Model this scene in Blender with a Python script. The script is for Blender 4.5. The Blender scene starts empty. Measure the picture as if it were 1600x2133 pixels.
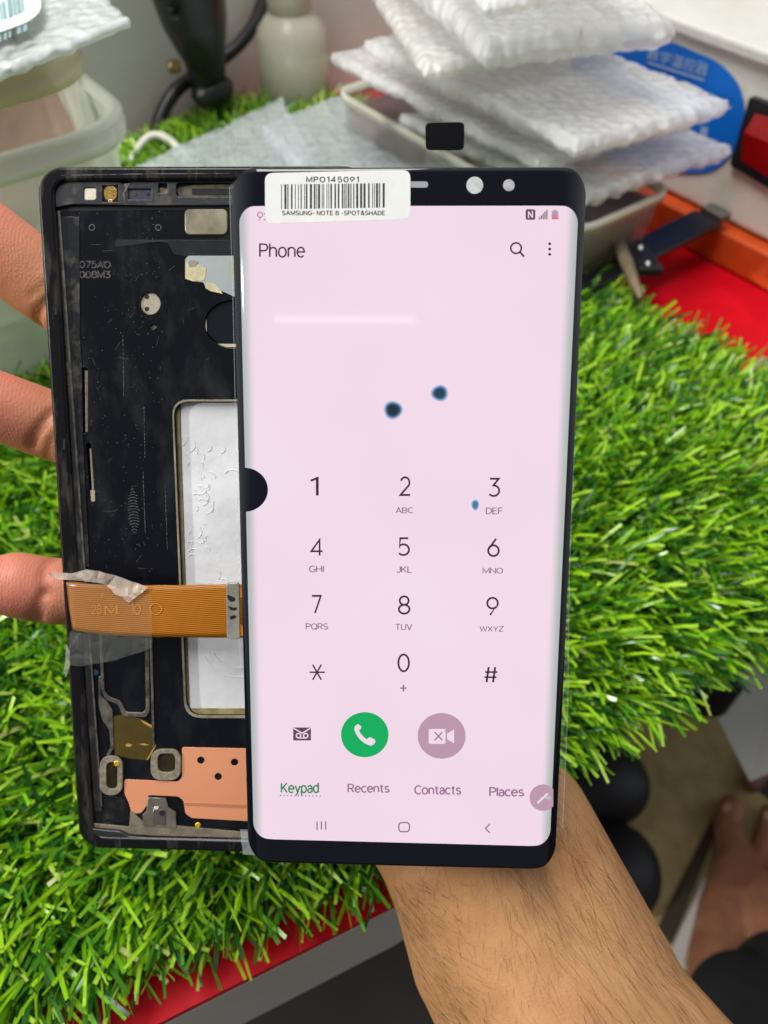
import bpy, bmesh, math, random
import numpy as np
from mathutils import Vector, Matrix, noise
from mathutils.bvhtree import BVHTree
random.seed(7); rng = np.random.default_rng(7)
S = bpy.context.scene
COL = S.collection

# ------------------------------------------------------------------ camera
FPX = 1642.0                     # focal length in photo pixels (photo 1600 x 2133)
PITCH = math.radians(50.0)
CAMP = Vector((0, 0, 1.0))
FW = Vector((0, math.cos(PITCH), -math.sin(PITCH)))
UP = Vector((0, math.sin(PITCH), math.cos(PITCH)))
RT = Vector((1, 0, 0))
cam_d = bpy.data.cameras.new('camera'); cam = bpy.data.objects.new('camera', cam_d); COL.objects.link(cam)
cam.location = CAMP; cam.rotation_euler = (math.radians(90) - PITCH, 0, 0)
cam_d.sensor_fit = 'VERTICAL'; cam_d.sensor_height = 36.0
cam_d.lens = FPX / 2133 * 36.0
cam_d.clip_start = 0.005; cam_d.clip_end = 60
cam_d.dof.use_dof = True; cam_d.dof.focus_distance = 0.180; cam_d.dof.aperture_fstop = cam_d.lens / 1.75
S.camera = cam

# ------------------------------------------------------------------ world, lamps, exposure
W = bpy.data.worlds.new('World'); S.world = W; W.use_nodes = True
bg = W.node_tree.nodes['Background']; bg.inputs[0].default_value = (0.93, 0.97, 1.0, 1); bg.inputs[1].default_value = 1.0
# a plain room: paler ahead and overhead, darker behind the camera where the photographer sits
_n, _l = W.node_tree.nodes, W.node_tree.links; _tc = _n.new('ShaderNodeTexCoord'); _sx = _n.new('ShaderNodeSeparateXYZ'); _l.new(_tc.outputs['Generated'], _sx.inputs[0])
_mr = _n.new('ShaderNodeMapRange'); _mr.inputs[1].default_value = -0.5; _mr.inputs[2].default_value = 0.1; _mr.inputs[3].default_value = 0.15; _mr.inputs[4].default_value = 1.0; _l.new(_sx.outputs['Y'], _mr.inputs[0]); _l.new(_mr.outputs[0], bg.inputs[1])
def lamp(name, loc, target, sx, sy, power, col=(1, 1, 1)):
    d = bpy.data.lights.new(name, 'AREA'); d.shape = 'RECTANGLE'; d.size = sx; d.size_y = sy; d.energy = power; d.color = col
    o = bpy.data.objects.new(name, d); COL.objects.link(o); o.location = loc
    o.rotation_euler = (Vector(target) - Vector(loc)).to_track_quat('-Z', 'Y').to_euler()
    return o
lamp('ceiling_and_fill_lamp', (-0.25, 0.38, 2.1), (-0.02, 0.36, 0.7), 1.3, 0.5, 25.5, (1.0, 0.985, 0.95))
lamp('ceiling_and_fill_lamp', (-2.4, -0.45, 1.8), (0.2, 0.15, 0.5), 0.10, 0.06, 42.0, (1.0, 0.98, 0.94))  # fill lamp added at left to brighten floor, foot and tub fronts
_t = lamp('tube_lamp', (-0.15, -0.711, 1.735), (-0.05, 0.10, 0.95), 0.24, 0.009, 0.022); _t.rotation_euler = (_t.rotation_euler.to_matrix() @ Matrix.Rotation(math.radians(4.5), 3, 'Z')).to_euler()
S.view_settings.view_transform = 'Standard'; S.view_settings.look = 'None'
S.view_settings.exposure = 0.16; S.view_settings.gamma = 1.0; S.view_settings.use_curve_mapping = False
S.cycles.max_bounces = 6; S.cycles.transparent_max_bounces = 16; S.cycles.use_denoising = True
S.cycles.sample_clamp_indirect = 6.0

# ------------------------------------------------------------------ helpers
def P(px, py, d): return CAMP + d * (FW + RT * ((px - 800) / FPX) - UP * ((py - 1066.5) / FPX))
def ray(px, py): return FW + RT * ((px - 800) / FPX) - UP * ((py - 1066.5) / FPX)
def G(px, py, z):
    r = ray(px, py); return CAMP + r * ((z - CAMP.z) / r.z)
def lin(c):
    return tuple((x / 255 / 12.92) if x / 255 <= 0.04045 else ((x / 255 + 0.055) / 1.055) ** 2.4 for x in c[:3]) + (1,)

def mat(name, col, rough=0.5, metal=0.0, spec=0.5, col2=None, vscale=60, vmix=(0.35, 0.65), bump=0.0, bscale=300, bdist=0.0004,
        alpha=1.0, transl=0.0, coat=0.0, sss=0.0, stretch=(1, 1, 1), rough2=None, detail=6):
    m = bpy.data.materials.new(name); m.use_nodes = True
    n, l = m.node_tree.nodes, m.node_tree.links
    b = n['Principled BSDF']; out = n['Material Output']
    b.inputs['Base Color'].default_value = lin(col); b.inputs['Roughness'].default_value = rough
    b.inputs['Metallic'].default_value = metal; b.inputs['Specular IOR Level'].default_value = spec
    b.inputs['Coat Weight'].default_value = coat; b.inputs['Coat Roughness'].default_value = 0.05
    if sss:
        b.inputs['Subsurface Weight'].default_value = sss; b.inputs['Subsurface Radius'].default_value = (1.0, 0.35, 0.2)
        b.inputs['Subsurface Scale'].default_value = 0.003
    tc = n.new('ShaderNodeTexCoord'); mp = n.new('ShaderNodeMapping'); mp.inputs['Scale'].default_value = stretch
    l.new(tc.outputs['Object'], mp.inputs['Vector'])
    if col2 is not None:
        t = n.new('ShaderNodeTexNoise'); t.inputs['Scale'].default_value = vscale; t.inputs['Detail'].default_value = detail
        t.inputs['Roughness'].default_value = 0.65
        l.new(mp.outputs[0], t.inputs['Vector'])
        r = n.new('ShaderNodeValToRGB'); r.color_ramp.elements[0].position = vmix[0]; r.color_ramp.elements[1].position = vmix[1]
        r.color_ramp.elements[0].color = lin(col); r.color_ramp.elements[1].color = lin(col2)
        l.new(t.outputs['Fac'], r.inputs[0]); l.new(r.outputs[0], b.inputs['Base Color'])
        if rough2 is not None:
            q = n.new('ShaderNodeMapRange'); q.inputs[1].default_value = vmix[0]; q.inputs[2].default_value = vmix[1]
            q.inputs[3].default_value = rough; q.inputs[4].default_value = rough2
            l.new(t.outputs['Fac'], q.inputs[0]); l.new(q.outputs[0], b.inputs['Roughness'])
    if bump:
        t2 = n.new('ShaderNodeTexNoise'); t2.inputs['Scale'].default_value = bscale; t2.inputs['Detail'].default_value = 5
        l.new(mp.outputs[0], t2.inputs['Vector'])
        bp = n.new('ShaderNodeBump'); bp.inputs['Strength'].default_value = bump; bp.inputs['Distance'].default_value = bdist
        l.new(t2.outputs['Fac'], bp.inputs['Height']); l.new(bp.outputs[0], b.inputs['Normal'])
    sh = b.outputs[0]
    if transl:
        tr = n.new('ShaderNodeBsdfTranslucent'); mx = n.new('ShaderNodeMixShader'); mx.inputs[0].default_value = transl
        if col2 is not None: l.new(r.outputs[0], tr.inputs[0])
        else: tr.inputs[0].default_value = lin(col)
        l.new(sh, mx.inputs[1]); l.new(tr.outputs[0], mx.inputs[2]); sh = mx.outputs[0]
    if alpha < 1:
        tp = n.new('ShaderNodeBsdfTransparent'); mx = n.new('ShaderNodeMixShader'); mx.inputs[0].default_value = alpha
        l.new(tp.outputs[0], mx.inputs[1]); l.new(sh, mx.inputs[2]); sh = mx.outputs[0]
    l.new(sh, out.inputs['Surface'])
    return m
def glow(name, col, strength=0.90):          # a lit pixel colour behind glass
    m = bpy.data.materials.new(name); m.use_nodes = True
    b = m.node_tree.nodes['Principled BSDF']
    b.inputs['Base Color'].default_value = (0.004, 0.004, 0.006, 1); b.inputs['Roughness'].default_value = 0.04
    b.inputs['Emission Color'].default_value = lin(col); b.inputs['Emission Strength'].default_value = strength
    return m

def link(name, me, m=None, parent=None, smooth=False):
    o = bpy.data.objects.new(name, me); COL.objects.link(o)
    if m is not None:
        for x in (m if isinstance(m, (list, tuple)) else [m]): me.materials.append(x)
    if parent is not None: o.parent = parent
    if smooth:
        me.polygons.foreach_set('use_smooth', [True] * len(me.polygons))
    return o
def mesh(name, v, f, m=None, parent=None, smooth=False, mi=None):
    me = bpy.data.meshes.new(name); me.from_pydata([tuple(x) for x in v], [], f); me.update()
    if mi is not None:
        for i, k in enumerate(mi): me.polygons[i].material_index = k
    return link(name, me, m, parent, smooth)
def frombm(name, bm, m, parent=None, smooth=False):
    me = bpy.data.meshes.new(name); bm.to_mesh(me); bm.free(); return link(name, me, m, parent, smooth)
def tag(o, label=None, cat=None, group=None, kind=None):
    if label: o['label'] = label
    if cat: o['category'] = cat
    if group: o['group'] = group
    if kind: o['kind'] = kind
    return o
def empty(name, loc, label, cat, group=None, M=None):
    o = bpy.data.objects.new(name, None); COL.objects.link(o); o.empty_display_size = 0.02
    if M is not None: o.matrix_world = M
    else: o.location = loc
    return tag(o, label, cat, group)
def curve_mesh(splines, depth, bevel=0.0, bres=1):
    cu = bpy.data.curves.new('c', 'CURVE'); cu.dimensions = '2D'; cu.fill_mode = 'BOTH'
    cu.extrude = max(depth / 2 - bevel, 0); cu.bevel_depth = bevel; cu.bevel_resolution = bres
    for pts in splines:
        s = cu.splines.new('POLY'); s.points.add(len(pts) - 1)
        for q, p in zip(s.points, pts): q.co = (p[0], p[1], 0, 1)
        s.use_cyclic_u = True
    o = bpy.data.objects.new('c', cu); COL.objects.link(o)
    dg = bpy.context.evaluated_depsgraph_get(); me = bpy.data.meshes.new_from_object(o.evaluated_get(dg))
    bpy.data.objects.remove(o); bpy.data.curves.remove(cu)
    me.materials.clear()
    return me
def plate(name, outline, z0, z1, m, parent, holes=(), bevel=0.0):   # units: mm in local coordinates
    def off(p): return p
    me = curve_mesh([outline] + list(holes), (z1 - z0), bevel)
    n = len(me.vertices); a = np.empty(n * 3); me.vertices.foreach_get('co', a); a = a.reshape(-1, 3)
    a[:, 2] += (z0 + z1) / 2; a *= 0.001
    me.vertices.foreach_set('co', a.ravel()); me.update()
    return link(name, me, m, parent)
def rrect(x0, y0, x1, y1, r, n=6):
    if x0 > x1: x0, x1 = x1, x0
    if y0 > y1: y0, y1 = y1, y0
    out = []
    for cx, cy, a0 in ((x1 - r, y1 - r, 0), (x0 + r, y1 - r, 90), (x0 + r, y0 + r, 180), (x1 - r, y0 + r, 270)):
        for i in range(n + 1):
            a = math.radians(a0 + 90 * i / n); out.append((cx + r * math.cos(a), cy + r * math.sin(a)))
    return out
def circ(x, y, rx, ry=None, n=28):
    ry = ry or rx
    return [(x + rx * math.cos(2 * math.pi * i / n), y + ry * math.sin(2 * math.pi * i / n)) for i in range(n)]
def roundpoly(pts, r, n=4):                 # polygon with rounded corners
    out = []; N = len(pts)
    for i in range(N):
        p = Vector(pts[i]); a = Vector(pts[i - 1]) - p; b = Vector(pts[(i + 1) % N]) - p
        rr = min(r, a.length * 0.45, b.length * 0.45); A = p + a.normalized() * rr; B = p + b.normalized() * rr
        for k in range(n + 1):
            t = k / n; out.append(tuple((1 - t) ** 2 * A + 2 * t * (1 - t) * p + t * t * B))
    return out
def tube(pts, radii, n=10, caps=True, sub=6):
    pts = [Vector(p) for p in pts]
    if isinstance(radii, (int, float)): radii = [radii] * len(pts)
    Q, R_ = [], []
    for i in range(len(pts) - 1):           # catmull-rom
        p0, p1, p2, p3 = pts[max(i - 1, 0)], pts[i], pts[i + 1], pts[min(i + 2, len(pts) - 1)]
        for k in range(sub):
            t = k / sub
            Q.append(0.5 * ((2 * p1) + (p2 - p0) * t + (2 * p0 - 5 * p1 + 4 * p2 - p3) * t * t + (3 * p1 - p0 - 3 * p2 + p3) * t ** 3))
            R_.append(radii[i] * (1 - t) + radii[i + 1] * t)
    Q.append(pts[-1]); R_.append(radii[-1])
    v, f = [], []; up = Vector((0.13, 0.21, 0.97))
    for i, q in enumerate(Q):
        d = (Q[min(i + 1, len(Q) - 1)] - Q[max(i - 1, 0)]).normalized(); s = d.cross(up).normalized(); u = s.cross(d)
        for k in range(n):
            a = 2 * math.pi * k / n; v.append(q + (s * math.cos(a) + u * math.sin(a)) * R_[i])
    for i in range(len(Q) - 1):
        for k in range(n): f.append((i * n + k, i * n + (k + 1) % n, (i + 1) * n + (k + 1) % n, (i + 1) * n + k))
    if caps: f += [tuple(range(n))[::-1], tuple(range((len(Q) - 1) * n, len(Q) * n))]
    return v, f
def lathe(prof, n=32, axis=None):
    v, f = [], []
    for r, z in prof:
        for k in range(n):
            a = 2 * math.pi * k / n; v.append((r * math.cos(a), r * math.sin(a), z))
    for i in range(len(prof) - 1):
        for k in range(n): f.append((i * n + k, i * n + (k + 1) % n, (i + 1) * n + (k + 1) % n, (i + 1) * n + k))
    return v, f
def boxv(bm, o, ax, ay, az):                # box from origin corner and three edge vectors
    vs = [bm.verts.new(o + ax * i + ay * j + az * k) for k in (0, 1) for j in (0, 1) for i in (0, 1)]
    for q in ((0, 2, 3, 1), (4, 5, 7, 6), (0, 1, 5, 4), (2, 6, 7, 3), (0, 4, 6, 2), (1, 3, 7, 5)):
        bm.faces.new([vs[i] for i in q])
    return vs
def box(name, o, ax, ay, az, m, parent=None, bev=0.0, seg=2):
    bm = bmesh.new(); boxv(bm, Vector(o), Vector(ax), Vector(ay), Vector(az)); bmesh.ops.recalc_face_normals(bm, faces=bm.faces[:])
    if bev: bmesh.ops.bevel(bm, geom=bm.edges[:] + bm.verts[:], offset=bev, segments=seg, affect='EDGES', profile=0.5)
    ob = frombm(name, bm, m, parent, False)
    return ob

# ------------------------------------------------------------------ the setting: floor, wall, table, grass mat
TZ = 0.70
floor_m = mat('floor_dark', (26, 21, 17), 0.6, col2=(38, 32, 26), vscale=6)
tag(mesh('floor', [(-4, -4, 0), (4, -4, 0), (4, 4, 0), (-4, 4, 0)], [(0, 1, 2, 3)], floor_m), 'dark floor under the table', kind='structure')
wall_m = mat('wall_paint', (210, 211, 204), 0.6, col2=(192, 192, 184), vscale=5)
wa, wb = G(262, 336, 0.70), G(548, 204, 0.70); wdir = (wb - wa); wdir.z = 0; wdir.normalize(); wn = Vector((-wdir.y, wdir.x, 0))
wa = wa - wdir * .03; wb = wb + wdir * .01
def wall_slab(name, pl, z0, z1, m):
    n_ = len(pl); v = [(p.x, p.y, z0) for p in pl] + [(p.x, p.y, z1) for p in pl]
    return mesh(name, v, [tuple(range(n_))[::-1], tuple(range(n_, 2 * n_))] + [(i, (i + 1) % n_, n_ + (i + 1) % n_, n_ + i) for i in range(n_)], m)
wy = wb.y + .012
tag(wall_slab('wall', [wa, wb, Vector((wb.x, wy, 0)), Vector((2.5, wy, 0)), Vector((2.5, wy + .1, 0)), Vector((-2.5, wy + .1, 0)), Vector((-2.5, wy + .02, 0)), Vector((wb.x - .10, wy + .02, 0)), wa + wn * .06], 0, 2.6, wall_m), 'pale grey wall with a corner behind the work table', kind='structure')

tA, tB, tC, tD = G(370, 2112, TZ), G(830, 1880, TZ), G(1060, 1640, TZ), G(1700, 1190, TZ)
edge = [G(-500, 2560, TZ), tA, tB, tC, tD]
dirR = Vector((0.62, -0.6, 0)).normalized()
back = [tD + Vector((0.35, 0.10, 0)), Vector((0.9, wy - .002, TZ)), Vector((-1.2, wy - .002, TZ)), Vector((-1.2, edge[0].y, TZ))]
poly = edge + back
table = empty('work_table', (0, 0.3, TZ), 'red topped work table with a white edge, under the grass mat', 'table')
red_m = mat('red_laminate', (192, 8, 24), 0.42, spec=.08, col2=(204, 14, 32), vscale=9)
white_m = mat('white_edge', (222, 219, 212), 0.35, col2=(208, 205, 196), vscale=12)
def world_slab(name, pl, z0, z1, m, parent):
    bm = bmesh.new(); vs = [bm.verts.new((p.x, p.y, z1)) for p in pl]; f = bm.faces.new(vs)
    r = bmesh.ops.extrude_face_region(bm, geom=[f]); bmesh.ops.translate(bm, vec=(0, 0, z0 - z1), verts=[e for e in r['geom'] if isinstance(e, bmesh.types.BMVert)])
    bmesh.ops.recalc_face_normals(bm, faces=bm.faces[:])
    o = frombm(name, bm, m); 
    if parent:
        o.parent = parent; o.matrix_parent_inverse = parent.matrix_world.inverted()
    return o
bpy.context.view_layer.update()
world_slab('tabletop', poly, TZ - 0.004, TZ, red_m, table)
ap = [edge[0], tA, tB, G(1010, 1750, TZ)]
world_slab('edge_apron', ap + [p + Vector((-.004, .016, 0)) for p in ap[::-1]], TZ - 0.066, TZ - 0.005, white_m, table)

# grass mat -----------------------------------------------------------------
mat_px = [(-900, 2500), (60, 2120), (300, 1975), (560, 1880), (790, 1790), (1000, 1660), (1180, 1545), (1400, 1420), (1600, 1300), (1950, 1120), (1800, 990),
          (1600, 872), (1420, 768), (1270, 684), (1150, 600), (1010, 470), (830, 330), (735, 258), (640, 245), (560, 252), (430, 292), (335, 345), (270, 372), (0, 372), (-300, 300), (-900, 450)]
mpoly = [G(x, y, TZ + 0.004) for x, y in mat_px]
gmat = empty('grass_mat', (0, 0.3, TZ), 'artificial turf mat of glossy lime and dark green plastic blades', 'grass mat')
bpy.context.view_layer.update()
world_slab('backing', mpoly, TZ + 0.0005, TZ + 0.004, mat('mat_backing', (14, 44, 12), 0.9, col2=(8, 26, 8), vscale=300), gmat)
poly2 = np.array([(p.x, p.y) for p in mpoly])
def inside(pts, pg):
    x, y = pts[:, 0], pts[:, 1]; res = np.zeros(len(pts), bool); n = len(pg); j = n - 1
    for i in range(n):
        xi, yi, xj, yj = *pg[i], *pg[j]
        c = ((yi > y) != (yj > y)) & (x < (xj - xi) * (y - yi) / (yj - yi + 1e-12) + xi); res ^= c; j = i
    return res
def edge_info(pts, pg):                     # distance to the nearest edge and outward direction
    best = np.full(len(pts), 9.0); od = np.zeros((len(pts), 2)); n = len(pg)
    for i in range(n):
        a, b = pg[i], pg[(i + 1) % n]; ab = b - a; t = np.clip(((pts - a) @ ab) / (ab @ ab), 0, 1); q = a + t[:, None] * ab
        d = np.linalg.norm(pts - q, axis=1); m_ = d < best; best[m_] = d[m_]; od[m_] = (q - pts)[m_] / (d[m_][:, None] + 1e-9)
    return best, od
def grass_mesh(N, lmin, lmax, wmin, wmax, seg, curl, lean_lo, lean_hi, zb, out_w=1.6):
    lo, hi = poly2.min(0), poly2.max(0); lo = np.maximum(lo, [-0.50, -0.02]); hi = np.minimum(hi, [0.62, 0.80])
    pts = rng.uniform(lo, hi, (N, 2)); pts = pts[inside(pts, poly2)]
    # tufts: pull the roots together in stitched rows
    g = 0.0058; ctr = (np.round(pts / g) * g) + rng.normal(0, 0.0009, pts.shape); pts = ctr
    pts = pts[inside(pts, poly2)]; n = len(pts)
    d, od = edge_info(pts, poly2)
    ang = rng.uniform(0, 2 * np.pi, n); dirv = np.stack([np.cos(ang), np.sin(ang)], 1)
    w = np.exp(-d / 0.05)[:, None] * out_w
    flow = np.array([0.55, -0.18]) * np.clip((pts[:, :1] - 0.0) / 0.12, 0, 1) + np.array([-0.05, -0.35]) * np.clip((0.02 - pts[:, :1]) / 0.12, 0, 1)
    dirv = dirv + od * w + flow; dirv /= np.linalg.norm(dirv, axis=1)[:, None]
    side0 = np.stack([-dirv[:, 1], dirv[:, 0]], 1)
    L = rng.uniform(lmin, lmax, n); wd = rng.uniform(wmin, wmax, n)
    th0 = np.radians(rng.uniform(5, 35, n)); th1 = np.radians(rng.uniform(lean_lo, lean_hi, n))
    th1 = th1 + np.radians(28) * np.exp(-d / 0.03)
    twist = rng.normal(0, 0.9, n); sway = rng.normal(0, curl, n)
    V = np.zeros((n, seg + 1, 2, 3)); pos = np.zeros((n, 3)); pos[:, :2] = pts; pos[:, 2] = zb
    hd = dirv.copy()
    for s in range(seg + 1):
        t = s / seg
        th = th0 + (th1 - th0) * min(1, t * 1.3)
        a = sway * t; hd = np.stack([dirv[:, 0] * np.cos(a) - dirv[:, 1] * np.sin(a), dirv[:, 0] * np.sin(a) + dirv[:, 1] * np.cos(a)], 1)
        tan = np.concatenate([hd * np.sin(th)[:, None], np.cos(th)[:, None]], 1)
        sd = np.concatenate([np.stack([-hd[:, 1], hd[:, 0]], 1), np.zeros((n, 1))], 1); nn = np.cross(tan, sd)
        tw = twist * t + 0.5 * twist; ss = sd * np.cos(tw)[:, None] + nn * np.sin(tw)[:, None]
        wt = wd * (0.85 if s == seg else 1.0)
        V[:, s, 0] = pos - ss * wt[:, None] / 2; V[:, s, 1] = pos + ss * wt[:, None] / 2
        pos = pos + tan * (L / seg)[:, None]
    V[..., 2] = np.maximum(V[..., 2], np.where(inside(V.reshape(-1, 3)[:, :2], poly2).reshape(V.shape[:-1]), TZ + 0.005, 0.66))
    idx = np.arange(n * (seg + 1) * 2).reshape(n, seg + 1, 2)
    q = np.stack([idx[:, :-1, 0], idx[:, :-1, 1], idx[:, 1:, 1], idx[:, 1:, 0]], -1).reshape(-1, 4)
    return V.reshape(-1, 3), q
def np_mesh(name, v, q):
    me = bpy.data.meshes.new(name); me.vertices.add(len(v)); me.vertices.foreach_set('co', v.ravel())
    me.loops.add(q.size); me.loops.foreach_set('vertex_index', q.ravel().astype(np.int32))
    me.polygons.add(len(q)); me.polygons.foreach_set('loop_start', np.arange(0, q.size, 4, dtype=np.int32))
    me.polygons.foreach_set('use_smooth', np.ones(len(q), bool))
    me.update(calc_edges=True); me.validate(); return me
def grass_mat_nodes(name, cols, rough, transl):
    m = bpy.data.materials.new(name); m.use_nodes = True; n, l = m.node_tree.nodes, m.node_tree.links; b = n['Principled BSDF']
    g = n.new('ShaderNodeNewGeometry'); r = n.new('ShaderNodeValToRGB'); cr = r.color_ramp; cr.interpolation = 'LINEAR'
    cr.elements[0].color = lin(cols[0][1]); cr.elements[0].position = cols[0][0]; cr.elements[1].color = lin(cols[-1][1]); cr.elements[1].position = cols[-1][0]
    for p_, c_ in cols[1:-1]: cr.elements.new(p_).color = lin(c_)
    l.new(g.outputs['Random Per Island'], r.inputs[0]); l.new(r.outputs[0], b.inputs['Base Color'])
    b.inputs['Roughness'].default_value = rough; b.inputs['Specular IOR Level'].default_value = 0.5
    tr = n.new('ShaderNodeBsdfTranslucent'); l.new(r.outputs[0], tr.inputs[0]); mx = n.new('ShaderNodeMixShader'); mx.inputs[0].default_value = transl
    l.new(b.outputs[0], mx.inputs[1]); l.new(tr.outputs[0], mx.inputs[2]); l.new(mx.outputs[0], n['Material Output'].inputs['Surface'])
    return m
v, q = grass_mesh(165000, 0.022, 0.038, 0.0009, 0.0018, 4, 0.25, 35, 88, TZ + 0.004)
gm1 = grass_mat_nodes('turf_blade', [(0.0, (24, 70, 24)), (0.22, (48, 106, 32)), (0.42, (92, 156, 30)), (0.60, (142, 196, 30)), (0.85, (170, 216, 42)), (0.965, (178, 214, 84)), (1.0, (196, 196, 120))], 0.26, 0.30)
o = link('grass_blades', np_mesh('grass_blades', v, q), gm1, gmat); o.matrix_parent_inverse = gmat.matrix_world.inverted(); o['kind'] = 'stuff'
v, q = grass_mesh(60000, 0.010, 0.018, 0.0005, 0.0008, 5, 2.6, 30, 110, TZ + 0.004, 0.5)
gm2 = grass_mat_nodes('turf_thatch', [(0.0, (10, 52, 14)), (0.6, (18, 84, 22)), (1.0, (40, 112, 30))], 0.4, 0.15)
o = link('curled_thatch', np_mesh('curled_thatch', v, q), gm2, gmat); o.matrix_parent_inverse = gmat.matrix_world.inverted(); o['kind'] = 'stuff'

# ------------------------------------------------------------------ phone display panel
fw_c, rt_c, dn_c = FW, RT, -UP
def camvec(x, y, z): return rt_c * x + dn_c * y + fw_c * z
ax = camvec(0.0724547, 0.00086161, -0.00241338); by = camvec(0.00011945, 0.1561209, 0.0263826)
TL = CAMP + camvec(-0.03141536, -0.07152959, 0.16324057)
X = ax.normalized(); Z = by.cross(X).normalized() * -1
if Z.dot(FW) > 0: Z = -Z
Y = Z.cross(X)
PC = TL + ax / 2 + by / 2 - X * .00045
PM = Matrix(((X.x, Y.x, Z.x, PC.x), (X.y, Y.y, Z.y, PC.y), (X.z, Y.z, Z.z, PC.z), (0, 0, 0, 1)))
PMI = PM.inverted()
HW, HH = 37.1, 79.1
def LZ(px, py, z=0.0):                      # pixel -> local mm on plane local z
    c = PMI @ CAMP; r = PMI.to_3x3() @ ray(px, py); t = (z * 0.001 - c.z) / r.z; p = c + r * t
    return p.x * 1000, p.y * 1000
FLAT, RB = 29.9, 11.5
def prof(x):
    e = abs(x) - FLAT
    if e <= 0: return 0.0
    e = min(e, RB * 0.98); return -(RB - math.sqrt(RB * RB - e * e))
def LS(px, py):                             # pixel -> local mm on the curved glass
    z = 0
    for _ in range(5):
        x, y = LZ(px, py, z); z = prof(x)
    return x, y
panel = empty('phone_display', None, 'new curved phone display panel showing a lit pink dial keypad, held over the old frame', 'phone display', M=PM)
def glass_sheet(name, halfw, y0, y1, r, zoff, m, parent, bev=0.0, skirt=0.0, nx=24, ny=60, xs=None):
    ys = sorted(set([y0 + r * (1 - math.cos(math.pi / 2 * i / 12)) for i in range(13)] + [y1 - r * (1 - math.cos(math.pi / 2 * i / 12)) for i in range(13)] + list(np.linspace(y0 + r, y1 - r, 12))))
    ts = [-math.cos(math.pi * i / (2 * nx)) for i in range(2 * nx + 1)]
    ts = [math.copysign(abs(t) ** 0.8, t) for t in ts]
    v, f = [], []; nc = len(ts)
    for y in ys:
        dy = min(y - y0, y1 - y); w = halfw
        if dy < r: w = halfw - (r - math.sqrt(max(r * r - (r - dy) ** 2, 0)))
        for t in ts:
            x = t * w; z = prof(x) + zoff
            if bev:
                de = min(dy, w - abs(x) + (0 if dy >= r else 0)); de = max(min(dy, halfw - abs(x)), 0)
                if dy < bev: z -= bev - math.sqrt(max(bev * bev - (bev - dy) ** 2, 0))
            v.append((x * .001, y * .001, z * .001))
    nr = len(ys)
    for i in range(nr - 1):
        for k in range(nc - 1): f.append((i * nc + k, i * nc + k + 1, (i + 1) * nc + k + 1, (i + 1) * nc + k))
    if skirt:
        loop = [k for k in range(nc)] + [i * nc + nc - 1 for i in range(1, nr)] + [(nr - 1) * nc + k for k in range(nc - 2, -1, -1)] + [i * nc for i in range(nr - 2, 0, -1)]
        n = len(loop); t0 = len(v)
        for i in loop: v.append(v[i])
        b0 = len(v)
        for i in loop: v.append((v[i][0], v[i][1], v[i][2] - skirt * .001))
        for i in range(n): f.append((t0 + i, b0 + i, b0 + (i + 1) % n, t0 + (i + 1) % n))
        b1 = len(v); base = b1
        for i in range(nr * nc): v.append((v[i][0], v[i][1], v[i][2] - skirt * .001))
        for i in range(nr - 1):
            for k in range(nc - 1): f.append((b1 + i * nc + k, b1 + (i + 1) * nc + k, b1 + (i + 1) * nc + k + 1, b1 + i * nc + k + 1))
    return mesh(name, v, f, m, parent, True)
glass_m = mat('black_glass', (8, 8, 18), 0.035, spec=0.5)
glass_sheet('cover_glass', HW, -HH, HH, 5.6, 0, glass_m, panel, bev=0.9, skirt=1.3)
sy1 = (LZ(840, 429)[1]); sy0 = (LZ(840, 1755)[1])
# lit screen: pink app background, grey-green where the glass turns down at the long edges
sm = bpy.data.materials.new('lit_screen'); sm.use_nodes = True; n, l = sm.node_tree.nodes, sm.node_tree.links; b = n['Principled BSDF']
b.inputs['Base Color'].default_value = (0.004, 0.004, 0.006, 1); b.inputs['Roughness'].default_value = 0.04
tc = n.new('ShaderNodeTexCoord'); sx = n.new('ShaderNodeSeparateXYZ'); l.new(tc.outputs['Object'], sx.inputs[0])
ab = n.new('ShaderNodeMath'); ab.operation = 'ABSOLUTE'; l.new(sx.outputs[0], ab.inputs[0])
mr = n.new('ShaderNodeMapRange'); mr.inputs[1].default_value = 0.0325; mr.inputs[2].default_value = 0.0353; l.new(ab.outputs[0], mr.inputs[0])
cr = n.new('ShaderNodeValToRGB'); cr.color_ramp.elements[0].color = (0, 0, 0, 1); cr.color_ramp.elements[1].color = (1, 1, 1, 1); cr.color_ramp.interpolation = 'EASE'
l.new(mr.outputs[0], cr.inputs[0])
ns = n.new('ShaderNodeTexNoise'); ns.inputs['Scale'].default_value = 28; ns.inputs['Detail'].default_value = 2; l.new(tc.outputs['Object'], ns.inputs['Vector'])
pk = n.new('ShaderNodeMix'); pk.data_type = 'RGBA'; pk.inputs[6].default_value = lin((240, 213, 229)); pk.inputs[7].default_value = lin((243, 224, 236))
l.new(ns.outputs['Fac'], pk.inputs[0])
wv = n.new('ShaderNodeTexWave'); wv.inputs['Scale'].default_value = 900; wv.inputs['Distortion'].default_value = 1.5; wv.bands_direction = 'DIAGONAL'
l.new(tc.outputs['Object'], wv.inputs['Vector'])
wm = n.new('ShaderNodeMix'); wm.data_type = 'RGBA'; wm.blend_type = 'MULTIPLY'; wm.inputs[0].default_value = 0.022; l.new(pk.outputs[2], wm.inputs[6]); l.new(wv.outputs['Color'], wm.inputs[7])
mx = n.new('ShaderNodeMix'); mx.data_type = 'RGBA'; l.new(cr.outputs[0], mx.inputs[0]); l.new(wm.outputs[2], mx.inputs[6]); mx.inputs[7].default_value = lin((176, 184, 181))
l.new(mx.outputs[2], b.inputs['Emission Color']); b.inputs['Emission Strength'].default_value = 0.90
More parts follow.
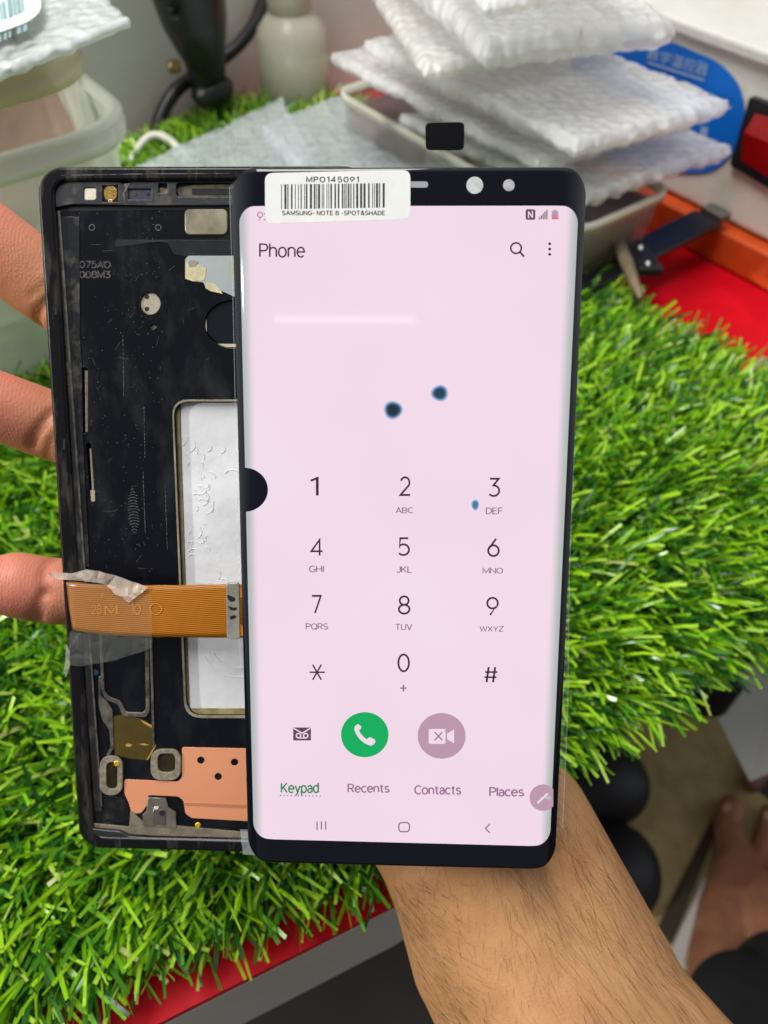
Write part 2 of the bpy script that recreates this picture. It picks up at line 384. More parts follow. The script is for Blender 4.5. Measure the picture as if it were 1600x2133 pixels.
screen = glass_sheet('screen', 35.45, sy0, sy1, 3.4, 0.05, sm, panel)
screen['label'] = 'lit pink dialler screen with dark blue leak spots'

def drape_mesh(me, z):                      # put a flat mesh (mm) on the curved glass
    nV = len(me.vertices); a = np.empty(nV * 3); me.vertices.foreach_get('co', a); a = a.reshape(-1, 3)
    for i in range(nV): a[i, 2] = prof(a[i, 0]) + z
    a *= .001; me.vertices.foreach_set('co', a.ravel()); me.update()
TEXTS = {}
def text_mesh(s, bold=0.0):
    cu = bpy.data.curves.new('t', 'FONT'); cu.body = s; cu.size = 1; cu.offset = bold; cu.resolution_u = 6; cu.fill_mode = 'FRONT'
    o = bpy.data.objects.new('t', cu); COL.objects.link(o); dg = bpy.context.evaluated_depsgraph_get()
    me = bpy.data.meshes.new_from_object(o.evaluated_get(dg)); bpy.data.objects.remove(o); me.materials.clear()
    a = np.empty(len(me.vertices) * 3); me.vertices.foreach_get('co', a); a = a.reshape(-1, 3)
    return me, a
def Ac(cx, cy, rx, ry, a0, a1, n=None):
    n = n or max(6, int(abs(a1 - a0) / 10)); return [(cx + rx * math.cos(math.radians(a0 + (a1 - a0) * i / n)), cy + ry * math.sin(math.radians(a0 + (a1 - a0) * i / n))) for i in range(n + 1)]
BOWL = [(0, 1), (.3, 1)] + Ac(.3, .74, .27, .26, 90, -90) + [(0, .48)]
GLY = {
 '0': [Ac(.31, .5, .31, .5, 90, 450)], '1': [[(0, .83), (.27, .985), (.27, 0)]],
 '2': [Ac(.30, .70, .28, .30, 160, -30) + [(.01, 0.0), (.62, 0)]], '3': [[(.04, 1), (.56, 1), (.25, .61)] + Ac(.26, .305, .33, .305, 88, -140)],
 '4': [[(.51, 0), (.51, 1), (0, .27), (.69, .27)]], '5': [[(.55, 1), (.09, 1), (.05, .52)] + Ac(.27, .32, .33, .32, 128, -140)],
 '6': [[(.46, 1), (.06, .46)] + Ac(.31, .31, .31, .31, 150, 510)], '7': [[(0, 1), (.6, 1), (.2, 0)]],
 '8': [Ac(.31, .755, .26, .245, -90, 270), Ac(.31, .255, .31, .255, 90, 450)], '9': [Ac(.31, .69, .31, .31, -30, 330) + [(.16, 0)]],
 '#': [[(.24, 1), (.12, 0)], [(.60, 1), (.48, 0)], [(.04, .67), (.72, .67)], [(0, .33), (.68, .33)]], '+': [[(.3, .1), (.3, .8)], [(0, .45), (.6, .45)]], '-': [[(0, .42), (.32, .42)]], '&': [[(.62, .5)] + Ac(.3, .28, .28, .28, 0, -200) + [(.42, .78)] + Ac(.29, .84, .16, .16, -20, 210) + [(.66, 0)]],
 'A': [[(0, 0), (.36, 1), (.72, 0)], [(.12, .33), (.60, .33)]], 'B': [[(0, 0)] + [(0, 1), (.28, 1)] + Ac(.28, .755, .25, .245, 90, -90) + [(0, .51)], [(.28, .51)] + Ac(.30, .255, .28, .255, 90, -90) + [(0, 0)]],
 'C': [Ac(.36, .5, .36, .5, 42, 318)], 'D': [[(0, 0), (0, 1), (.22, 1)] + Ac(.22, .5, .42, .5, 90, -90) + [(0, 0)]], 'E': [[(.52, 1), (0, 1), (0, 0), (.54, 0)], [(0, .52), (.46, .52)]], 'F': [[(.52, 1), (0, 1), (0, 0)], [(0, .50), (.46, .50)]],
 'G': [Ac(.37, .5, .37, .5, 45, 325) + [(.71, .45), (.42, .45)]], 'H': [[(0, 0), (0, 1)], [(.62, 0), (.62, 1)], [(0, .52), (.62, .52)]], 'I': [[(0.05, 0), (0.05, 1)]], 'J': [[(.42, 1)] + Ac(.21, .26, .21, .26, 0, -165)],
 'K': [[(0, 0), (0, 1)], [(.57, 1), (0, .36)], [(.19, .57), (.6, 0)]], 'L': [[(0, 1), (0, 0), (.5, 0)]], 'M': [[(0, 0), (0, 1), (.40, .12), (.80, 1), (.80, 0)]], 'N': [[(0, 0), (0, 1), (.62, 0), (.62, 1)]],
 'O': [Ac(.37, .5, .37, .5, 90, 450)], 'P': [[(0, 0)] + BOWL], 'Q': [Ac(.37, .5, .37, .5, 90, 450), [(.44, .2), (.72, -.1)]], 'R': [[(0, 0)] + BOWL, [(.30, .48), (.6, 0)]], 'S': [Ac(.29, .745, .26, .255, 35, 250) + [(.38, .47)] + Ac(.29, .25, .29, .25, 60, -150)],
 'T': [[(0, 1), (.66, 1)], [(.33, 1), (.33, 0)]], 'U': [[(0, 1)] + Ac(.31, .3, .31, .3, 180, 360) + [(.62, 1)]], 'V': [[(0, 1), (.35, 0), (.70, 1)]], 'W': [[(0, 1), (.25, 0), (.5, .95), (.75, 0), (1, 1)]], 'X': [[(0, 0), (.62, 1)], [(0, 1), (.62, 0)]], 'Y': [[(0, 1), (.33, .42), (.66, 1)], [(.33, .42), (.33, 0)]], 'Z': [[(0, 1), (.6, 1), (0, 0), (.62, 0)]],
 'h': [[(0, 0), (0, 1.05)], [(0, .45)] + Ac(.245, .48, .245, .25, 170, 0) + [(.49, 0)]], 'n': [[(0, 0), (0, .73)], [(0, .45)] + Ac(.245, .48, .245, .25, 170, 0) + [(.49, 0)]], 'o': [Ac(.28, .365, .28, .375, 90, 450)], 'e': [[(.02, .38), (.53, .38)] + Ac(.275, .365, .265, .375, 5, 318)],
 'a': [Ac(.23, .51, .22, .23, 160, 0) + [(.45, 0)], [(.45, .42), (.24, .42)] + Ac(.22, .205, .21, .215, 90, 270) + [(.30, 0), (.45, .14)]], 'd': [[(.50, 0), (.50, 1.05)], Ac(.26, .365, .25, .375, 0, 360)], 'p': [[(0, .73), (0, -.28)], Ac(.25, .365, .25, .375, 180, 540)], 'y': [[(0, .73), (.25, .02)], [(.49, .73), (.22, -.1), (.14, -.23), (.02, -.27)]],
 't': [[(.16, .93), (.16, .17)] + Ac(.30, .15, .14, .15, 180, 290), [(0, .73), (.33, .73)]], 's': [Ac(.24, .55, .20, .185, 25, 255) + [(.30, .355)] + Ac(.235, .185, .225, .19, 60, -155)], 'c': [Ac(.27, .365, .27, .375, 42, 318)], 'l': [[(0, 0), (0, 1.05)]]}
def ribbon(pl, w):
    pl = [np.array(p, float) for p in pl]; pl = [p for i, p in enumerate(pl) if i == 0 or np.linalg.norm(p - pl[i - 1]) > 1e-4]
    closed = np.linalg.norm(pl[0] - pl[-1]) < 1e-3
    if closed: pl = pl[:-1]
    n_ = len(pl); L_, R_ = [], []
    for i in range(n_):
        a = pl[i] - pl[i - 1] if (i or closed) else pl[1] - pl[0]; b_ = pl[(i + 1) % n_] - pl[i] if (i < n_ - 1 or closed) else a
        a = a / np.linalg.norm(a); b_ = b_ / np.linalg.norm(b_); na, nb_ = np.array([-a[1], a[0]]), np.array([-b_[1], b_[0]]); m_ = na + nb_; m_ = m_ / (np.linalg.norm(m_) + 1e-9); k = w / 2 / max(m_ @ na, .35)
        L_.append(pl[i] + m_ * k); R_.append(pl[i] - m_ * k)
    v = L_ + R_; f = [(i, n_ + i, n_ + (i + 1) % n_, (i + 1) % n_) for i in range(n_ if closed else n_ - 1)]
    return v, f
def stroke_text(s_, w, gap=.17, space=.34):
    V_, F_, x0 = [], [], 0.0
    for ch in s_:
        if ch == ' ': x0 += space; continue
        mx_ = max(p[0] for st in GLY[ch] for p in st)
        for st in GLY[ch]:
            v, f = ribbon(st, w); b_ = len(V_); V_ += [(x0 + p[0], p[1]) for p in v]; F_ += [tuple(i + b_ for i in q) for q in f]
        x0 += mx_ + gap
    return np.array(V_), F_
def text_geo(s, box_px, w=0.1, mapper=None, gap=.17):
    mapper = mapper or LS; a, f = stroke_text(s, w, gap); x0, y0, x1, y1 = box_px; mn, mxx = a.min(0), a.max(0)
    u = (a[:, 0] - mn[0]) / (mxx[0] - mn[0] + 1e-9); t = (a[:, 1] - mn[1]) / (mxx[1] - mn[1] + 1e-9)
    return [tuple(mapper(x0 + (x1 - x0) * uu, y1 + (y0 - y1) * tt)) for uu, tt in zip(u, t)], f
class Flat:                                 # collects flat shapes (mm) with material slots, then drapes them
    def __init__(s): s.v, s.f, s.mi = [], [], []
    def add(s, v, f, k=0):
        b0 = len(s.v); s.v += list(v); s.f += [tuple(i + b0 for i in q) for q in f]; s.mi += [k] * len(f); return s
    def pts(s, px, k=0, mapper=LS):
        v = [mapper(*p) for p in px]; return s.add(v, [tuple(range(len(v)))], k)
    def text(s, t, bx, k=0, w=0.1, gap=.17): return s.add(*text_geo(t, bx, w, None, gap), k)
    def line(s, pts, w, k=0, close=False):   # stroked polyline in px
        n_ = len(pts)
        for i in range(n_ if close else n_ - 1):
            a, b_ = np.array(pts[i], float), np.array(pts[(i + 1) % n_], float); d = b_ - a; L = np.linalg.norm(d); d /= L; nn = np.array([-d[1], d[0]]) * w / 2
            a2, b2 = a - d * w * 0.3, b_ + d * w * 0.3
            s.pts([a2 + nn, b2 + nn, b2 - nn, a2 - nn], k)
        return s
    def ring(s, cx, cy, r, w, k=0, n=36, ry=None):
        ry = ry or r; vo = [LS(cx + (r + w / 2) * math.cos(2 * math.pi * i / n), cy + (ry + w / 2) * math.sin(2 * math.pi * i / n)) for i in range(n)]
        vi = [LS(cx + (r - w / 2) * math.cos(2 * math.pi * i / n), cy + (ry - w / 2) * math.sin(2 * math.pi * i / n)) for i in range(n)]
        return s.add(vo + vi, [(i, (i + 1) % n, n + (i + 1) % n, n + i) for i in range(n)], k)
    def disc(s, cx, cy, r, k=0, ry=None, n=40): return s.pts(circ(cx, cy, r, ry, n), k)
    def build(s, name, mats, parent, z, zk=None):
        v = []
        zs = {}
        for q, k in zip(s.f, s.mi):
            for i in q: zs[i] = k
        for i, (x, y) in enumerate(s.v): v.append((x * .001, y * .001, (prof(x) + z + (zk or 0.012) * zs.get(i, 0)) * .001))
        return mesh(name, v, s.f, mats, parent, False, s.mi)
ink = glow('screen_ink', (58, 34, 54)); inks = glow('screen_ink_status', (98, 66, 94)); ink2 = glow('screen_ink_soft', (142, 104, 128)); pale = glow('screen_icon_pale', (238, 218, 230))
green = glow('screen_green', (4, 172, 92)); green_t = glow('screen_green_text', (42, 132, 82)); mauve = glow('screen_mauve', (186, 150, 172)); mauve_d = glow('screen_mauve_dark', (150, 108, 138))
navc = glow('screen_nav', (140, 104, 128)); redc = glow('screen_red', (240, 98, 88))
ZT = 0.09
keys = [('1', '', (646, 992, 664, 1032), None), ('2', 'ABC', (830, 992, 855, 1033), (824, 1055, 861, 1069)), ('3', 'DEF', (1018, 995, 1043, 1035), (1012, 1057, 1047, 1071)),
        ('4', 'GHI', (645, 1119, 672, 1157), (644, 1178, 675, 1192)), ('5', 'JKL', (830, 1119, 854, 1158), (826, 1179, 858, 1193)), ('6', 'MNO', (1015, 1121, 1041, 1160), (1005, 1181, 1048, 1196)),
        ('7', 'PQRS', (650, 1239, 671, 1278), (637, 1298, 684, 1312)), ('8', 'TUV', (829, 1240, 855, 1280), (824, 1299, 859, 1314)), ('9', 'WXYZ', (1013, 1243, 1039, 1282), (999, 1303, 1050, 1317)),
        ('*', '', None, None), ('0', '+', (828, 1361, 854, 1400), (834, 1426, 847, 1440)), ('#', '', (1009, 1389, 1036, 1421), None)]
for s_, sub, b1, b2 in keys:
    F = Flat()
    if s_ == '*':
        F.line([(652, 1385), (669, 1415)], 3.2).line([(669, 1385), (652, 1415)], 3.2).line([(646, 1400), (676, 1400)], 3.2)
    else: F.text(s_, b1, 0, 0.114)
    if sub: F.text(sub, b2, 1, 0.145)
    F.build('keypad_key', [ink, ink2], screen, ZT, 0.0)
Flat().text('Phone', (540, 507, 636, 537), 0, 0.125).build('app_title', ink, screen, ZT)
Flat().text('9', (536, 441, 548, 460), 0, 0.11).disc(552, 446, 1.6).disc(552, 458, 1.6).build('clock', ink2, screen, ZT)
F = Flat().ring(1075, 517, 11, 3.6); F.line([(1083, 525), (1091, 534)], 4); F.build('search_icon', ink, screen, ZT)
F = Flat()
for y in (508, 519, 530): F.disc(1145, y, 3)
F.build('menu_icon', ink, screen, ZT)
F = Flat().pts(rrect(1095, 436, 1115, 458, 3.5)); F.line([(1101, 454), (1101, 441), (1109, 453), (1109, 440)], 2.4, 1); F.build('contactless_icon', [inks, pale], screen, ZT)
F = Flat()
for i in range(5): F.pts([(1122 + i * 4, 457), (1122 + i * 4 + 2.4, 457), (1122 + i * 4 + 2.4, 453 - i * 4), (1122 + i * 4, 453 - i * 4)])
F.build('signal_icon', inks, screen, ZT)
F = Flat().pts([(1149, 457), (1163, 457), (1163, 440), (1159, 440), (1159, 437), (1153, 437), (1153, 440), (1149, 440)]).pts([(1149, 457), (1163, 457), (1163, 453), (1149, 453)], 1); F.build('battery_icon', [mauve, redc], screen, ZT)
F = Flat().pts(rrect(611, 1515, 648, 1542, 1.5)); F.line([(613, 1517), (629.5, 1527), (646, 1517)], 2.6, 1); F.ring(622, 1532, 4.6, 2.6, 1); F.ring(637, 1532, 4.6, 2.6, 1); F.line([(622, 1536.8), (637, 1536.8)], 2.4, 1); F.build('voicemail_icon', [inks, pale], screen, ZT)
F = Flat().disc(760, 1530, 49.5, 0, 47)
hs = [(745, 1508), (739, 1513), (738, 1519), (742, 1529), (750, 1540), (760, 1548), (772, 1553), (778, 1551), (782, 1545), (781, 1540), (771, 1535), (767, 1537), (764, 1540), (757, 1534), (751, 1527), (748, 1521), (752, 1517), (753, 1513), (748, 1509)]
F.pts(hs[::-1], 1); F.build('call_button', [green, pale], screen, ZT)
F = Flat().disc(920, 1532.5, 50, 0, 47.5); F.pts(rrect(893, 1518, 928, 1549, 3), 1).pts([(931, 1528), (946, 1519), (946, 1548), (931, 1539)], 1)
F.line([(906, 1525), (921, 1541)], 2.6, 2).line([(921, 1525), (906, 1541)], 2.6, 2); F.build('video_button', [mauve, pale, mauve_d], screen, ZT)
for s_, bx, m_ in (('Keypad', (585, 1630, 665, 1657), green_t), ('Recents', (724, 1632, 812, 1651), mauve_d), ('Contacts', (863, 1635, 961, 1655), mauve_d), ('Places', (1019, 1639, 1092, 1659), mauve_d)):
    F = Flat().text(s_, bx, 0, 0.165 if s_ == 'Keypad' else 0.165)
    if s_ == 'Keypad':
        for i in range(12): F.disc(584.5 + i * 7.5, 1656.5 + i * 0.12, 1.5, 0, None, 8)
    F.build('tab_label', m_, screen, ZT)
F = Flat(); pv, pq = [], []
for j in range(9):
    for a in np.linspace(math.radians(40), math.radians(320), 41): pv.append(LS(1131 + 28 * j / 8 * math.cos(a), 1661 + 27.5 * j / 8 * math.sin(a)))
for xr in np.linspace(0, 1, 9): pass
for j in range(8):
    for i in range(40): pq.append((j * 41 + i, (j + 1) * 41 + i, (j + 1) * 41 + i + 1, j * 41 + i + 1))
b0 = len(pv); tA_ = [1131 + 28 * math.cos(math.radians(40)) * t for t in ()]
for j in range(2):
    for i in range(13):
        t = -1 + 2 * i / 12; x_ = 1131 + (28 * math.cos(math.radians(40)) * abs(t) if j == 0 else 28 * math.cos(math.radians(40))); pv.append(LS(x_, 1661 + 27.5 * math.sin(math.radians(40)) * t))
for i in range(12): pq.append((b0 + i, b0 + 13 + i, b0 + 14 + i, b0 + i + 1))
F.add(pv, pq, 0); F.line([(1120, 1671), (1130, 1662), (1140, 1653)], 4.2, 1); F.build('pen_button', [mauve, pale], screen, ZT + .02, .08)
F = Flat()
for x in (660.5, 669.5, 678.5): F.line([(x, 1711), (x + .3, 1727)], 2.6)
F.build('recents_icon', navc, screen, ZT)
sq = rrect(831, 1713, 853, 1732, 6); Flat().line(sq, 2.6, 0, True).build('home_icon', navc, screen, ZT)
Flat().line([(1020, 1716), (1011, 1725), (1020, 1734)], 2.6).build('back_icon', navc, screen, ZT)
# leak spots: dark cores that bleed to blue
def spot(name, cx, cy, rx, ry, core, mid):
    lv = [(0, core), (0.55, core), (0.78, mid), (1.0, (170, 176, 205)), (1.18, (232, 212, 227))]; n_ = 32; v, f, cols = [], [], []
    for r, c in lv:
        for i in range(n_):
            a = 2 * math.pi * i / n_; wob = 1 + 0.04 * math.sin(3 * a + cx); x, y = LS(cx + rx * r * wob * math.cos(a), cy + ry * r * wob * math.sin(a)); v.append((x * .001, y * .001, (prof(x) + ZT + .02) * .001)); cols.append(lin(c))
    for k in range(len(lv) - 1):
        for i in range(n_): f.append((k * n_ + i, k * n_ + (i + 1) % n_, (k + 1) * n_ + (i + 1) % n_, (k + 1) * n_ + i))
    o = mesh(name, v, f, leak_m, screen, True); at = o.data.color_attributes.new('Col', 'FLOAT_COLOR', 'POINT')
    for i, c in enumerate(cols): at.data[i].color = c
    return o
leak_m = bpy.data.materials.new('leak'); leak_m.use_nodes = True; n, l = leak_m.node_tree.nodes, leak_m.node_tree.links; b = n['Principled BSDF']
b.inputs['Base Color'].default_value = (0.004, 0.004, 0.006, 1); b.inputs['Roughness'].default_value = 0.04; b.inputs['Emission Strength'].default_value = 1
va = n.new('ShaderNodeVertexColor'); va.layer_name = 'Col'; l.new(va.outputs[0], b.inputs['Emission Color'])
spot('leak_spot', 819, 854, 18.5, 18, (26, 42, 58), (62, 100, 132)); spot('leak_spot', 916, 819, 17, 16, (34, 58, 80), (74, 116, 150)); spot('leak_spot', 990, 1051.5, 7.5, 10.5, (66, 112, 158), (96, 140, 182))
nv, nf = [], []
for j in range(9):
    for i in range(25):
        r = j / 8; a = -math.pi / 2 + math.pi * i / 24; x, y = LS(509 + 49.5 * r * math.cos(a), 1020 + 46 * r * math.sin(a)); nv.append((x * .001, y * .001, (prof(x) + ZT + .03) * .001))
for j in range(8):
    for i in range(24): nf.append((j * 25 + i, j * 25 + i + 1, (j + 1) * 25 + i + 1, (j + 1) * 25 + i))
mesh('black_blot', nv, nf, mat('blot_black', (10, 8, 24), 0.05), screen, True)
# bezel furniture
def bz(name, pts, m, z=0.05):
    v = [LS(*p) for p in pts]; return mesh(name, [(x * .001, y * .001, (prof(x) + z) * .001) for x, y in v], [tuple(range(len(v)))[::-1]], m, panel)
lens_m = mat('lens_window', (206, 210, 205), 0.25, col2=(150, 156, 156), vscale=160, coat=0.5)
bz('speaker_slot', rrect(800, 378, 892, 391, 6), mat('slot_grey', (150, 152, 158), 0.3, metal=0.2))
bz('camera_window', circ(989, 386, 17.5, 18), lens_m); bz('sensor_window', circ(1060, 386, 12, 12.5), mat('sensor_glass', (120, 118, 122), 0.3, col2=(178, 176, 178), vscale=350))
# barcode sticker
stk = plate('barcode_sticker', [LZ(*p) for p in roundpoly([(552, 361), (855, 354.5), (855, 457), (553, 466)], 17)], 0.05, 0.2, mat('sticker_paper', (216, 216, 213), 0.35, col2=(206, 206, 205), vscale=90), panel)
sti = mat('sticker_ink', (34, 32, 36), 0.5, col2=(56, 54, 58), vscale=700)
def sbuild(F, name): return F.build(name, sti, stk, 0.215)
sbuild(Flat().text('MPO145091', (638, 366.5, 748, 381), 0, 0.2, .36), 'serial_text')
F = Flat(); x = 586.0; rb = random.Random(3)
while x < 800:
    w = rb.choice([1.6, 1.6, 2.4, 3.4, 4.6]); w = min(w, 802 - x)
    F.pts([(x, 384.5 - (x - 586) * .012), (x + w, 384.5 - (x - 586) * .012), (x + w, 436 - (x - 586) * .014), (x, 436 - (x - 586) * .014)]); x += w + rb.choice([1.5, 1.8, 2.4, 3.6, 5.0])
sbuild(F, 'barcode')
sbuild(Flat().text('SAMSUNG- NOTE 8 -SPOT&SHADE', (588, 437.5, 802, 450.5), 0, 0.2, .26), 'caption_text')
# protective film margins and pull tab
film_m = mat('clear_film', (225, 232, 235), 0.08, alpha=0.02, spec=0.5)
fe_m = mat('film_edge', (215, 225, 225), 0.2, alpha=0.14)
def panel_poly(name, px, z, m, parent=panel, th=0.08): return plate(name, [LZ(*p) for p in px], z - th, z, m, parent)
panel_poly('film_margin', [(1211, 470), (1213, 700), (1193, 1200), (1189, 1500), (1178, 1740), (1150, 1780), (1160, 1500), (1190, 900)], -3.3, film_m)
panel_poly('film_rim', [(1211, 470), (1213, 700), (1193, 1200), (1189, 1500), (1178, 1740), (1176.6, 1740), (1187.6, 1500), (1191.6, 1200), (1211.6, 700), (1209.6, 470)], -3.2, fe_m)
panel_poly('film_rim', [(470, 382), (478, 640), (484, 900), (494, 1400), (495.4, 1400), (485.4, 900), (479.4, 640), (471.4, 382)], -3.2, fe_m)
panel_poly('film_margin', [(470, 380), (500, 352), (540, 350), (540, 700), (497, 900), (488, 700)], -3.3, film_m)
panel_poly('film_margin', [(545, 338), (1175, 335), (1205, 346), (1200, 360), (545, 360)], -1.2, film_m)
tab = panel_poly('pull_tab', roundpoly([(887, 311), (886, 254), (968, 252), (967, 311)], 11) , -0.6, mat('tab_black', (3, 3, 9), 0.3, spec=0.15), th=0.15)
panel_poly('tab_stem', [(887, 311.3), (967, 311.3), (968, 346), (885, 346)], -0.6, film_m, tab, 0.1)

# ------------------------------------------------------------------ old phone mid-frame (same tilt, 12 mm behind)
FZ = -12.0
frame = empty('phone_chassis', None, 'gutted dusty black phone mid-frame, its right half behind the lit display', 'phone frame', M=PM @ Matrix.Translation((0, 0, FZ * .001)))
def LF(px, py, z=0.0):
    return LZ(px, py, FZ + z)
xl = LF(126, 1060)[0]; yt = LF(300, 353)[1]; yb = LF(330, 1766)[1]
fx0, fx1, fy0, fy1 = xl, xl + 73.5, yb, yt
dust = dict(col2=(84, 79, 70), vscale=220, vmix=(0.52, 0.86), bump=0.25, bscale=900, bdist=0.0002)
rim_m = mat('rim_black', (15, 15, 18), 0.25, spec=.28, rough2=0.6, stretch=(1, .18, 1), **dust)
plate_m = mat('plate_black', (11, 12, 18), 0.24, spec=.28, rough2=0.55, col2=(33, 34, 38), vscale=110, vmix=(0.5, 0.85), bump=0.12, bscale=500, bdist=0.0002, stretch=(1, 0.45, 1))
ridge_m = mat('ridge_dusty', (38, 38, 40), 0.4, col2=(104, 97, 84), vscale=420, vmix=(0.36, 0.74), bump=0.3, bscale=900, bdist=0.0002)
beige_m = mat('dust_beige', (96, 88, 74), 0.9, col2=(138, 127, 108), vscale=600, bump=0.4, bscale=1500, bdist=0.0002)
pit_m = mat('pit_dark', (8, 8, 9), 0.8)  # near-black, giving flat-drawn holes and grooves their shade in colour
sidewall = plate('rim', rrect(fx0, fy0, fx1, fy1, 5.2, 10), -6.0, 0.0, rim_m, frame, holes=[rrect(fx0 + 2.3, fy0 + 2.0, fx1 - 2.3, fy1 - 1.7, 3.8, 10)], bevel=0.75)
def fp(px, z=0.0): return [LF(x, y, z) for x, y in px]
Zp = -1.6                                    # plate level
win = roundpoly([(362, 834), (640, 834), (650, 1492), (388, 1492)], 34, 6)
slotA = fp(rrect(169, 766, 183, 903, 6), Zp); slotB = fp([(178, 925), (184, 921), (190, 925), (198, 1040), (194, 1048), (187, 1046)], Zp)
chassis = plate('chassis', rrect(fx0 + 2.0, fy0 + 1.7, fx1 - 2.0, fy1 - 1.4, 3.8, 10), Zp - 1.6, Zp, plate_m, frame,
      holes=[fp(win, Zp), slotA, slotB, fp(circ(313, 632, 22, 24), Zp), fp(circ(320, 681, 6), Zp), fp(circ(487, 675, 62, 51), Zp), fp(roundpoly([(385, 436), (473, 436), (473, 488), (386, 488)], 10), Zp)], bevel=0.12)
plate('back_sheet', rrect(fx0 + 2.1, fy0 + 3.1, fx1 - 2.1, fy1 - 1.9, 3.8), -5.6, -4.6, pit_m, frame)
# battery seen through the window
foil_m = mat('battery_foil', (194, 194, 197), 0.2, col2=(214, 214, 217), vscale=40, bump=0.5, bscale=48, bdist=0.0022, coat=0.4)
plate('battery', fp([(377, 838), (660, 838), (660, 1482), (396, 1482)], -3.0), -4.2, -3.0, foil_m, frame, bevel=0.2)
plate('window_lip', fp(roundpoly([(358, 832), (640, 832), (650, 1496), (385, 1495)], 36, 6), Zp), Zp - 0.05, Zp + 0.14, mat('lip_metal', (190, 180, 160), 0.3, metal=0.5, col2=(120, 108, 84), vscale=120), frame,
      holes=[fp(roundpoly([(361.5, 836), (640, 836), (650, 1490), (389, 1490)], 33, 6), Zp)])
plate('glue_strip', fp([(363, 862), (374, 845), (394, 1465), (386, 1470)], -2.6), -2.9, -2.6, mat('glue_olive', (128, 116, 82), 0.5, col2=(94, 84, 52), vscale=250), frame)
plate('glue_strip', fp([(398, 1476), (640, 1476), (640, 1490), (404, 1490)], -2.6), -2.9, -2.6, mat('glue_olive', (150, 138, 96), 0.5, col2=(110, 100, 66), vscale=250), frame)
# wrinkled clear tape flakes on the battery
wr_m = mat('wrinkle_gloss', (236, 236, 240), 0.06, alpha=0.55, spec=1.0)
wr = bmesh.new()
rw = random.Random(5)
for cx, cy, n_, sp in ((405, 940, 12, 24), (425, 1020, 16, 26), (425, 1060, 12, 22), (410, 1105, 10, 22), (415, 1140, 9, 22), (470, 960, 5, 20), (470, 1210, 5, 30)):
    for k in range(n_ // 2 + 1):
        x, y = cx + rw.gauss(0, sp * .7), cy + rw.gauss(0, sp * .55); L_ = rw.uniform(8, 34); a = rw.gauss(1.2, .8); w_ = rw.uniform(.35, 1.0)
        if x < 384 or x > 500: continue
        q = []
        for i in range(5):
            t = i / 4 - .5; q.append((x + L_ * t * math.cos(a + t), y + L_ * t * math.sin(a + t)))
        pv = [LF(X_, Y_, -2.93) for X_, Y_ in q]
        lo_ = [wr.verts.new((p[0] * .001, (p[1] - w_ * .06) * .001, (-2.98) * .001)) for p in pv]; mid = [wr.verts.new((p[0] * .001, p[1] * .001, -2.86 * .001)) for p in pv]; hi_ = [wr.verts.new((p[0] * .001, (p[1] + w_ * .06) * .001, -2.98 * .001)) for p in pv]
        for i in range(4): wr.faces.new((lo_[i], lo_[i + 1], mid[i + 1], mid[i])); wr.faces.new((mid[i], mid[i + 1], hi_[i + 1], hi_[i]))
frombm('tape_wrinkle', wr, mat('wrinkle', (244, 244, 247), 0.10, spec=1.0), frame, True)
cz = bmesh.new()
for k in range(46):                          # serrated coil edge showing through the foil
    a0 = math.radians(150 - k * 2.3 + 0); 
    for R_ in (82, 62):
        c_ = (497 + R_ * math.cos(a0), 1330 + R_ * .98 * math.sin(a0))
        if c_[0] > 520 or c_[1] < 1336: continue
        q = [LF(c_[0] + dx, c_[1] + dy, -2.9) for dx, dy in ((-2.2, -1.2), (2.2, -1.2), (2.2, 1.6), (-2.2, 1.6))]; m_ = LF(c_[0], c_[1], -2.9)
        vv = [cz.verts.new((p[0] * .001, p[1] * .001, -2.99 * .001)) for p in q]; t_ = cz.verts.new((m_[0] * .001, m_[1] * .001, -2.78 * .001))
        for i in range(4): cz.faces.new((vv[i], vv[(i + 1) % 4], t_))
frombm('coil_ridge', cz, mat('coil_grey', (206, 206, 206), .2), frame, True)
# raised top bar with its ports
tb = roundpoly([(103, 398), (125, 377), (250, 380), (262, 388), (272, 379), (620, 377), (620, 425), (300, 427), (150, 424), (112, 432)], 10)
h = [fp(rrect(174, 390, 201, 417, 5), -.8), fp(rrect(212, 385, 248, 422, 2), -.8), fp(rrect(266, 392, 317, 417, 2), -.8), fp(rrect(329, 381, 350, 403, 4), -.8), fp(rrect(366, 379, 560, 411, 8), -.8)]
plate('top_bar', fp(tb, -.8), Zp + .02, -.8, mat('bar_black', (34, 35, 40), 0.35, rough2=.6, **dust), frame, holes=h, bevel=0.15)
LATE = []
def insert(name, px, z0, z1, m, bevel=.08, label=None):
    o_ = plate(name, fp(px, z1), z0, z1, m, frame, bevel=bevel)
    if label: o_['label'] = label
    return o_
gold_m = mat('gold_reflector', (232, 178, 84), 0.2, metal=0.9, col2=(255, 226, 160), vscale=500, bump=.5, bscale=700, bdist=.0003)
insert('light_diffuser', rrect(175, 391, 200, 416, 5), -2.2, -1.0, mat('diffuser_white', (214, 208, 196), 0.5, col2=(190, 178, 156), vscale=300))
insert('flash_housing', rrect(214, 387, 246, 420, 2), -2.2, -1.25, mat('housing_black', (16, 15, 15), 0.3))
insert('flash_reflector', circ(230, 402.5, 13.5, 15.5), -1.25, -1.1, gold_m)
insert('reflector_tab', [(226, 385.5), (234, 385.5), (234, 390), (226, 390)], -1.25, -1.05, gold_m); insert('reflector_tab', [(226, 416), (234, 416), (234, 421), (226, 421)], -1.25, -1.05, gold_m)
insert('proximity_sensor', rrect(268, 394, 316, 416, 2), -2.2, -1.2, mat('sensor_slate', (46, 48, 66), 0.35))
